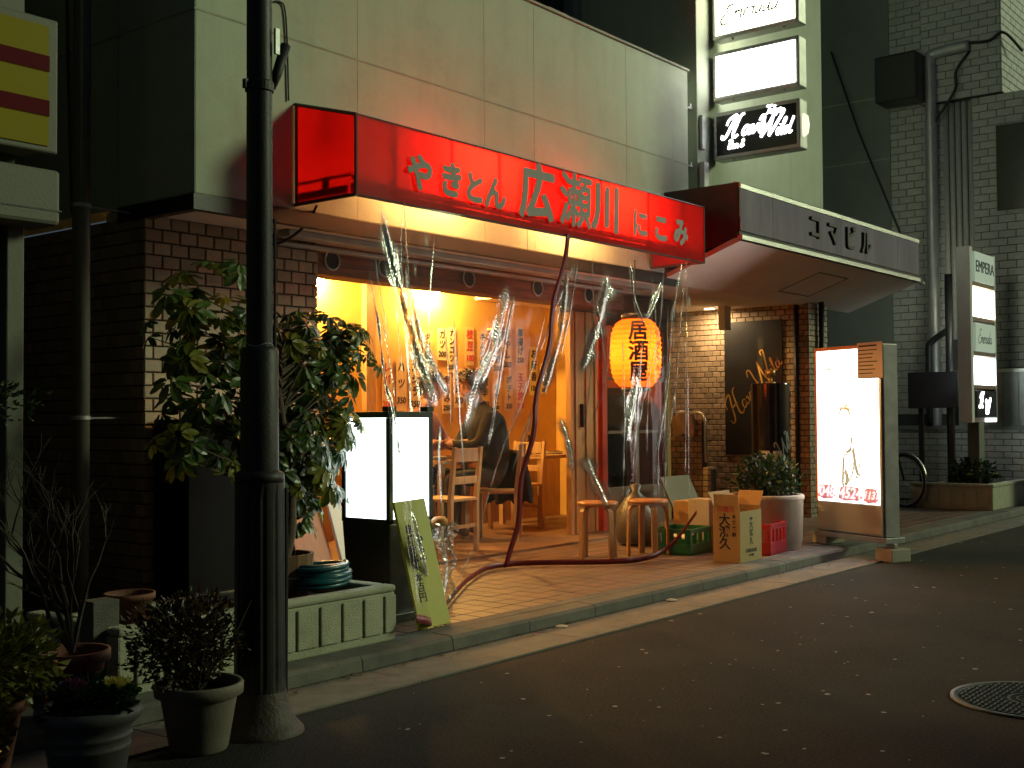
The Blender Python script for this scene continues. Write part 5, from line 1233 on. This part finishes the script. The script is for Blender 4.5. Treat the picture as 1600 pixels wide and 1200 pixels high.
for i in range(26):
    a = rng.uniform(0,6.28); e = rng.uniform(.1,.24); tg.tube([(2.65,3.6,.2),(2.63+e*.5*math.cos(a),3.6+e*.5*math.sin(a),.33),(2.61+e*math.cos(a),3.6+e*math.sin(a),.44+rng.uniform(-.05,.1))], [.004,.003,.0015], 4)
put('twigs', tg, 'twig', t2); put('foliage', mb, 'leaf_brown', t2)
vb = pot('terracotta_pot', 1.93, 3.80, .05, [(.10,0),(.14,.2),(.155,.2),(.155,.235),(.14,.235),(.13,.2)], 'terracotta', 'terracotta pot hidden under yellow variegated foliage at the left edge')
mb = MB(); leaves(mb, (1.86,3.74,.42), (.30,.2,.15), 1500, .05, rng, shell=.2); leaves(mb, (1.78,3.58,.24), (.13,.12,.16), 500, .045, rng, shell=.2)
put('foliage', mb, 'leaf_yellow', vb)
bs = pot('red_brown_pot', 2.46, 4.12, .09, [(.09,0),(.12,.2),(.14,.2),(.14,.24),(.125,.24),(.12,.2)], 'terracotta', 'red brown pot holding the bare twiggy shrub')
tg = MB(); rr = random.Random(21)
def twig(p, d, L, r_, depth):
    q = p+d*L; m_ = p.lerp(q, .5)+Vector((rr.uniform(-1,1),rr.uniform(-1,1),rr.uniform(-.5,.5)))*L*.08
    tg.tube([p, m_, q], [r_, r_*.8, r_*.55], 5)
    if depth:
        for _ in range(rr.choice((2,2,3))):
            e = (d+Vector((rr.uniform(-.75,.75), rr.uniform(-.75,.75), rr.uniform(-.1,.5)))).normalized(); twig(q if rr.random() < .7 else m_, e, L*rr.uniform(.6,.85), r_*.58, depth-1)
for i in range(5): twig(Vector((2.46,4.12,.32)), Vector((rr.uniform(-.5,.5), rr.uniform(-.3,.3), 1)).normalized(), .27, .012, 4)
put('bare_twigs', tg, 'twig', bs)
mb = MB(); leaves(mb, (2.18,4.45,1.28), (.34,.2,.10), 420, .035, rng, shell=.1); put('sparse_leaves', mb, 'leaf_dark', bs)
# hollow blocks standing behind the pots
for k, (x, y, z) in enumerate(((2.66,4.30,.083),(2.66,4.30,.276))):
    put('concrete_block', MB().box(x, x+.12, y, y+.10, z, z+.19), 'kerb', None, bevel=.004, label=('lower' if k == 0 else 'upper')+' grey concrete block of the pair behind the sand pot', cat='block')
rp = pot('clay_pot', 2.99, 4.55, .30, [(.07,0),(.1,.12),(.11,.12),(.11,.145),(.1,.145),(.09,.12)], 'terracotta', 'empty dark clay pot on the planter left of the pole')

# ================================================================== left neighbour
Ln_ = thing('left_building', (1.5, 5.2, .08), 'dark neighbouring building with roller shutter and cream pillar at the left edge', 'building')
put('facade', MB().box(-8, 2.86, 5.3, 9, .07, 7), 'dark_wall', Ln_)
put('pillar', MB().box(2.765, 2.85, 5.19, 5.298, .07, 2.32), 'cover', Ln_, bevel=.006)
put('shutter_box', MB().box(-2, 2.95, 5.05, 5.297, 2.10, 2.36), 'cover', Ln_, bevel=.02)
sb = sub(put('box_seam', MB().box(-2, 2.953, 5.047, 5.2, 2.165, 2.172), 'black', Ln_))
for k in range(30):
    z = .1+k*.066; put('shutter_slat', MB().prism([(-.5,5.27,z),(-.5,5.245,z+.02),(-.5,5.24,z+.045),(-.5,5.27,z+.064)], (3.21,0,0)), 'cover', Ln_)
put('upper_window_frame', MB().box(2.70, 2.86, 5.22, 5.298, 2.96, 7), 'cover', Ln_)
ys = thing('striped_sign_box', (2.2, 5.1, 2.42), 'yellow sign box with dark red stripes on the left neighbouring building', 'sign')
put('case', MB().box(-1.0, 2.905, 5.0, 5.045, 2.42, 3.04).box(-1.0, 2.905, 5.045, 5.29, 2.45, 3.02), 'cover', ys, bevel=.01)
put('yellow_face', MB().box(-.95, 2.855, 4.992, 4.9995, 2.45, 3.0), 'yellow_sign', ys)
for z in (2.585, 2.79): put('red_stripe', MB().box(-.95, 2.855, 4.986, 4.9915, z, z+.072), 'red_stripe', ys)
put('back_wall', MB().box(2.87, 4.04, 8.7, 8.9, .07, 9), 'dark_wall', Ln_)
Dp = thing('drain_pipe', (3.72, 6.15, .08), 'pale vertical drain pipe in the gap left of the cream building', 'pipe')
put('pipe', MB().tube([(3.72,6.15,.08),(3.72,6.15,6)], .05, 20), 'cover', Dp, smooth=True)
for z in (2.42, 1.2, 3.9): put('pipe_clip', MB().lathe([(.05,0),(.056,.002),(.056,.022),(.05,.024)], (3.72,6.15,z), 24).tube([(3.72,6.15,z+.01),(4.06,6.15,z+.01)], .006, 6), 'galv', Dp)
put('wall_cable', MB().tube(cat_rom([(4.035,6.9,7),(4.03,6.85,4.2),(4.03,6.8,3.0),(4.035,6.78,2.5)]), .008, 6), 'rubber', None, smooth=True, label='thin dark cable running down the side wall by the pipe', cat='cable')

# ================================================================== right neighbour
Rb = thing('right_building', (16.5, 6, .08), 'grey tiled neighbouring building with overhanging corner at the right', 'building')
XN = 16.0
mw_ = sub(put('tiled_wall', MB().box(XN+.012, 22, 5.0, 6.08, .07, 9), 'grey_grout', Rb))
bricks(mw_, (XN+.012, 6.08, 1.2), (0,-1,0), (-1,0,0), .74, 7.0, .22, .1, .007, .012, 'grey_tile', 150, name='wall_tile')
pw_ = put('plain_wall', MB().box(XN, 22, 6.081, 12, .07, 9), 'grey_wall', Rb)
put('plain_seam', MB().box(XN-.003, XN+.01, 6.09, 9, 5.62, 5.64).box(XN-.003, XN+.01, 6.09, 9, 4.75, 4.765), 'stucco_seam', Rb)
for k in range(5):
    y = 5.32-k*.082; put('fluted_rib', MB().tube([(XN+.02, y, 2.2),(XN+.02, y, 5.38)], .036, 10), 'grey_tile', Rb, smooth=True)
mr_ = sub(put('street_wall', MB().box(XN+.012, 22, 4.2, 4.985, .07, 5.4), 'grey_grout', Rb))
bricks(mr_, (XN+.012, 4.985, 1.2), (0,-1,0), (-1,0,0), .785, 4.2, .22, .1, .007, .012, 'grey_tile', 150, name='wall_tile', skip=lambda a, z: a > .45 and 2.7 < z < 3.72)
put('window', MB().box(XN-.02, XN+.02, 4.2, 4.66, 3.86, 4.98), 'glass_dark', Rb)
bl = sub(put('overhang', MB().box(XN-.088, 22, 4.56, 5.6, 5.4, 9), 'grey_grout', Rb))
bricks(bl, (XN-.088, 5.6, 5.4), (0,-1,0), (-1,0,0), 1.04, 1.6, .22, .1, .007, .012, 'grey_tile', 100, name='wall_tile')
bricks(bl, (XN-.1, 4.56, 5.4), (1,0,0), (0,-1,0), 2.0, 1.6, .22, .1, .007, .012, 'grey_tile', 100, name='wall_tile')
Pp = thing('service_pole', (15.8, 5.42, .08), 'grey vertical service pipe on the right tiled wall', 'pipe')
put('pipe', MB().tube(cat_rom([(15.85,5.46,.08),(15.85,5.46,3),(15.85,5.46,5.55),(15.85,5.46,5.95),(15.86,5.40,6.05),(15.88,4.95,6.08)]), .075, 12), 'galv', Pp, smooth=True)
put('speaker_box', MB().box(15.5,15.9,5.52,6.1,5.42,6.05), 'black', None, bevel=.03, label='large black box mounted beside the grey service pipe', cat='speaker')
put('slack_cable', MB().tube(cat_rom([(15.88,4.95,6.0),(15.8,5.1,5.75),(15.8,5.12,5.5),(15.84,5.42,5.1)]), .018, 6), 'rubber', None, smooth=True, label='slack black cable loop right of the service pipe', cat='cable')
put('slanting_cable', MB().tube([(15.95,6.9,6.4),(15.9,6.5,5.2),(15.7,5.75,3.4)], .014, 6), 'rubber', None, smooth=True, label='thin dark cable slanting down the plain grey wall', cat='cable')
put('roof_cable', MB().tube(cat_rom([(15.88,5.0,6.12),(15.85,4.7,6.08),(15.85,4.5,6.15),(16.3,4.4,6.0)]), .02, 6), 'rubber', None, smooth=True, label='thick black cable running to the overhanging corner', cat='cable')
# low brick wall, fence panel and notice board behind the forecourt
Lw = thing('low_brick_wall', (15.6, 5, .08), 'low grey brick wall behind the right planter', 'wall')
lw = sub(put('core', MB().box(15.612, 15.8, 3.6, 6.1, .07, 1.0), 'grey_grout', Lw))
bricks(lw, (15.612, 6.1, .08), (0,-1,0), (-1,0,0), 2.5, .92, .21, .08, .008, .012, 'grey_tile', 140)
put('coping', MB().box(15.58, 15.83, 3.6, 6.1, 1.001, 1.05), 'grey_wall', Lw)
Fn = thing('metal_fence', (15.9, 4.5, 1.05), 'grey sheet fence panel above the low brick wall', 'fence')
for k in range(6): put('fence_sheet', MB().box(15.84, 15.86, 4.02+k*.19, 4.205+k*.19, 1.051, 1.74), 'galv', Fn)
put('fence_rail', MB().box(15.82,15.88,3.98,5.2,1.741,1.78), 'steel', Fn)
Nb = thing('dark_board', (15, 5.2, 1.3), 'blank dark board on posts behind the poster box', 'board')
put('panel', MB().box(15.0,15.05,4.88,5.52,1.28,1.74), 'banner', Nb, bevel=.005)
for y in (5.0, 5.38): put('post', MB().box(15.06,15.1,y-.03,y+.03,.08,1.7), 'black', Nb)
put('wall_pole', MB().tube([(15.3,5.08,.08),(15.3,5.08,3.0)], .05, 10), 'black', None, smooth=True, label='dark vertical pole between canopy end and totem sign', cat='pole')
put('goose_pipe', MB().tube(cat_rom([(15.6,5.45,1.05),(15.6,5.45,2.0),(15.6,5.42,2.15),(15.6,5.2,2.3)]), .045, 8), 'black', None, smooth=True, label='bent dark pipe above the blank dark board', cat='pipe')
# totem sign
To = thing('totem_sign', (14.8, 4.7, .35), 'tall pale totem with small lit panels at the right', 'sign')
tx0, tx1, ty0, ty1 = 14.28, 15.3, 4.5, 4.68
put('column', MB().box(tx0, tx0+.10, ty0-.01, ty0+.15, 1.10, 3.20), 'white_paint', To, bevel=.01)
put('column', MB().box(tx1-.04, tx1, ty0, ty1, 1.10, 3.18), 'alu', To)
put('post', MB().box(14.62, 14.82, ty0+.02, ty1-.02, .08, 1.10), 'cover', To, bevel=.01)
for i, (z0, z1, m) in enumerate(((2.80,3.16,'panel_dim'),(2.38,2.72,'panel_warm'),(1.96,2.30,'panel_dim'),(1.56,1.88,'panel_cool'),(1.16,1.48,'gloss_black'))):
    q = sub(put('sign_panel', MB().box(tx0+.20, tx1-.05, ty0-.004, ty1-.02, z0, z1), m, To, bevel=.006))
    put('panel_rail', MB().box(tx0+.101, tx1-.041, ty0+.01, ty1-.03, z0-.055, z0-.006), 'wood_dark', To)
    if i == 0: put('lettering', text_mesh('EMPERA', .2, .002), 'ink', q, mw=Matrix.Translation(((tx0+tx1)/2+.08, ty0-.007, 2.98)) @ FRONT)
    if i == 2:
        mb = MB(); script_text(mb, 'Emerada', tx0+.28, 2.06, .17, Matrix.Translation((0,ty0-.007,0)) @ FRONT, .06, .2, .3, gap=.9); put('lettering', mb, 'ink', q)
    if i == 4:
        mb = MB(); F_ = Matrix.Translation((0,ty0-.008,0)) @ FRONT; script_text(mb, 'H', tx0+.28, 1.28, .17, F_, .2, .2, .2); script_text(mb, 'W', tx0+.5, 1.2, .17, F_, .2, .2, .2); put('lettering', mb, 'panel_letter', q)
put('base_lamp', MB().box(tx0+.55, tx1-.06, ty0-.002, ty1-.03, 1.105, 1.15), 'panel_cool', To)
# planter on the right with cabbages
Rp = thing('concrete_planter', (15, 4.6, .08), 'pale ribbed concrete planter trough with ornamental cabbages at the right', 'planter')
put('trough_wall', MB().box(14.16, 16.6, 4.235, 4.31, .08, .345).box(14.16, 14.24, 4.311, 5.13, .08, .345).box(14.16, 16.6, 5.131, 5.2, .08, .345), 'planter', Rp, bevel=.01)
put('rim', MB().box(14.15, 16.6, 4.225, 4.33, .346, .385).box(14.15, 14.25, 4.331, 5.2, .346, .385), 'planter', Rp, bevel=.012)
for k in range(6): put('rib_panel', MB().box(14.148, 14.159, 4.27+k*.146, 4.27+k*.146+.135, .11, .325), 'planter', Rp, bevel=.004)
put('soil', MB().box(14.25, 16.5, 4.33, 5.12, .1, .33), 'soil', Rp)
kale(14.5, 4.62, .40, .13, 'kale_yellow', 'yellow ornamental cabbage at the left in the right planter', 5)
kale(14.85, 4.45, .40, .12, 'kale_yellow', 'yellow ornamental cabbage nearer the road in the right planter', 6)
mb = MB(); leaves(mb, (14.75,4.65,.5), (.36,.26,.15), 900, .06, rng, shell=.2); put('foliage', mb, 'leaf_dark', Rp)
# parked bicycle, mostly in the dark
Bi = thing('bicycle', (14.3, 5.6, .08), 'dark bicycle parked behind the poster light box', 'bicycle')
def wheel(cx_, cy_):
    ring = [(cx_+.30*math.cos(a)*.35, cy_+.30*math.cos(a)*.94, .40+.31*math.sin(a)) for a in [2*math.pi*i/40 for i in range(40)]]
    w = sub(put('wheel', MB().tube(ring, .016, 8, closed=True), 'rubber', Bi, smooth=True))
    put('rim', MB().tube([(cx_+(x-cx_)*.93, cy_+(y-cy_)*.93, .40+(z-.40)*.93) for x, y, z in ring], .008, 6, closed=True), 'steel', w, smooth=True)
    sp = MB()
    for i in range(0, 40, 2): sp.tube([(cx_,cy_,.40), ring[i]], .0015, 4)
    put('spokes', sp, 'steel', w); put('mudguard', MB().tube([(cx_+(x-cx_)*1.1, cy_+(y-cy_)*1.1, .40+(z-.40)*1.1) for x, y, z in ring[2:20]], .014, 6), 'steel', w, smooth=True)
wheel(14.1, 5.25); wheel(14.48, 6.25)
put('frame', MB().tube([(14.48,6.25,.4),(14.3,5.75,.36),(14.18,5.42,.82),(14.36,5.92,.86),(14.3,5.75,.36)], .016, 8).tube([(14.36,5.92,.86),(14.48,6.25,.4)], .012, 8).tube([(14.1,5.25,.4),(14.16,5.40,.9),(14.17,5.44,1.0)], .014, 8), 'black', Bi, smooth=True)
put('handlebar', MB().tube([(13.95,5.60,.98),(14.1,5.46,1.02),(14.17,5.44,1.02),(14.26,5.40,1.02),(14.42,5.44,.98)], .012, 8), 'steel', Bi, smooth=True)
put('saddle', MB().lathe([(.001,.95),(.07,.95),(.10,.97),(.06,1.0),(.001,1.0)], (14.38,5.97,0), 14), 'rubber', Bi, smooth=True)

# ================================================================== road details
Mh = thing('manhole_cover', (5.24, 1.40, .004), 'round patterned cast iron manhole cover in the road', 'manhole cover')
mx_, my_, mr = 5.24, 1.40, .345
put('ring', MB().lathe([(mr,.001),(mr,.007),(mr-.03,.007),(mr-.032,.002)], (mx_,my_,0), 64), 'iron', Mh, smooth=True)
put('plate', MB().lathe([(.0005,.003),(mr-.032,.003)], (mx_,my_,0), 64), 'iron_low', Mh)
for r_, w in ((.12,.012),(.085,.008)): put('pattern_ring', MB().lathe([(r_,.003),(r_,.008),(r_-w,.008),(r_-w,.003)], (mx_,my_,0), 48), 'iron', Mh)
pt_ = MB()
for i in range(-14, 15):
    for j in range(-14, 15):
        x, y = i*.024+(j % 2)*.012, j*.024; d = math.hypot(x, y)
        if .128 < d < mr-.04:
            a = .5 if (i+j) % 2 else -.6; c, s = math.cos(a), math.sin(a); l, w = .0115, .0045
            pt_.add([(mx_+x+c*p*l-s*q*w, my_+y+s*p*l+c*q*w, z) for z in (.003,.0085) for p, q in ((-1,-1),(1,-1),(1,1),(-1,1))], [(4,5,6,7),(0,1,5,4),(1,2,6,5),(2,3,7,6),(3,0,4,7)])
put('raised_pattern', pt_, 'iron', Mh, smooth=False).__setitem__('kind', 'stuff')
lt = MB()
for i in range(360):
    x, y = rng.uniform(3.2, 13), rng.uniform(.6, 3.66); s = rng.choice((.004,.006,.009,.014))*rng.uniform(.6,1.3); a = rng.uniform(0,6.28)
    k = rng.randint(5, 7); lt.add([(x+s*rng.uniform(.6,1.2)*math.cos(a+2*math.pi*j/k), y+s*rng.uniform(.6,1.2)*math.sin(a+2*math.pi*j/k), .003) for j in range(k)], [tuple(range(k))])
put('road_specks', lt, 'litter', None, kind='stuff', label='small pale trodden specks scattered over the asphalt', cat='specks')
for x, y, lab in ((5.42,4.0,'crumpled clear scrap lying in the gutter by the yellow board'), (6.62,4.0,'flat pale scrap of paper in the gutter under the curtain')):
    put('litter_scrap', MB().lathe([(.001,.010),(.02,.012),(.04,.005),(.03,.002)], (x,y,.008), 7), 'card_white', None, label=lab, cat='litter')
db = MB()
for i in range(420):
    x = rng.uniform(2.4, 15); y = 4.035-abs(rng.gauss(0, .05)); s_ = rng.uniform(.004, .016); a = rng.uniform(0, 6.28); k = rng.randint(4, 6)
    db.add([(x+s_*rng.uniform(.5,1.2)*math.cos(a+2*math.pi*j/k), y+s_*rng.uniform(.5,1.2)*math.sin(a+2*math.pi*j/k), .0125+rng.uniform(0,.004)) for j in range(k)], [tuple(range(k))])
put('gutter_debris', db, 'bark', None, kind='stuff', label='dead leaf bits and dirt gathered along the foot of the kerb', cat='debris')
# unseen house added behind the camera to shade the lower left
Op = thing('unseen_shade_house', (0, -4, 0), 'plain dark house added unseen behind the viewer to shade the lower left', 'house')
put('wall', MB().box(-14, 9.2, -9, -2.6, 0, 6.2), 'dark_wall', Op)
put('roof', MB().prism([(-14.3,-9.3,6.2),(-14.3,-2.3,6.2),(-14.3,-5.8,7.8)], (23.7,0,0)), 'dark_wall', Op)
for k in range(5): put('window', MB().box(-12+k*3.6, -10.6+k*3.6, -2.598, -2.56, 3.6, 4.9), 'glass_dark', Op)
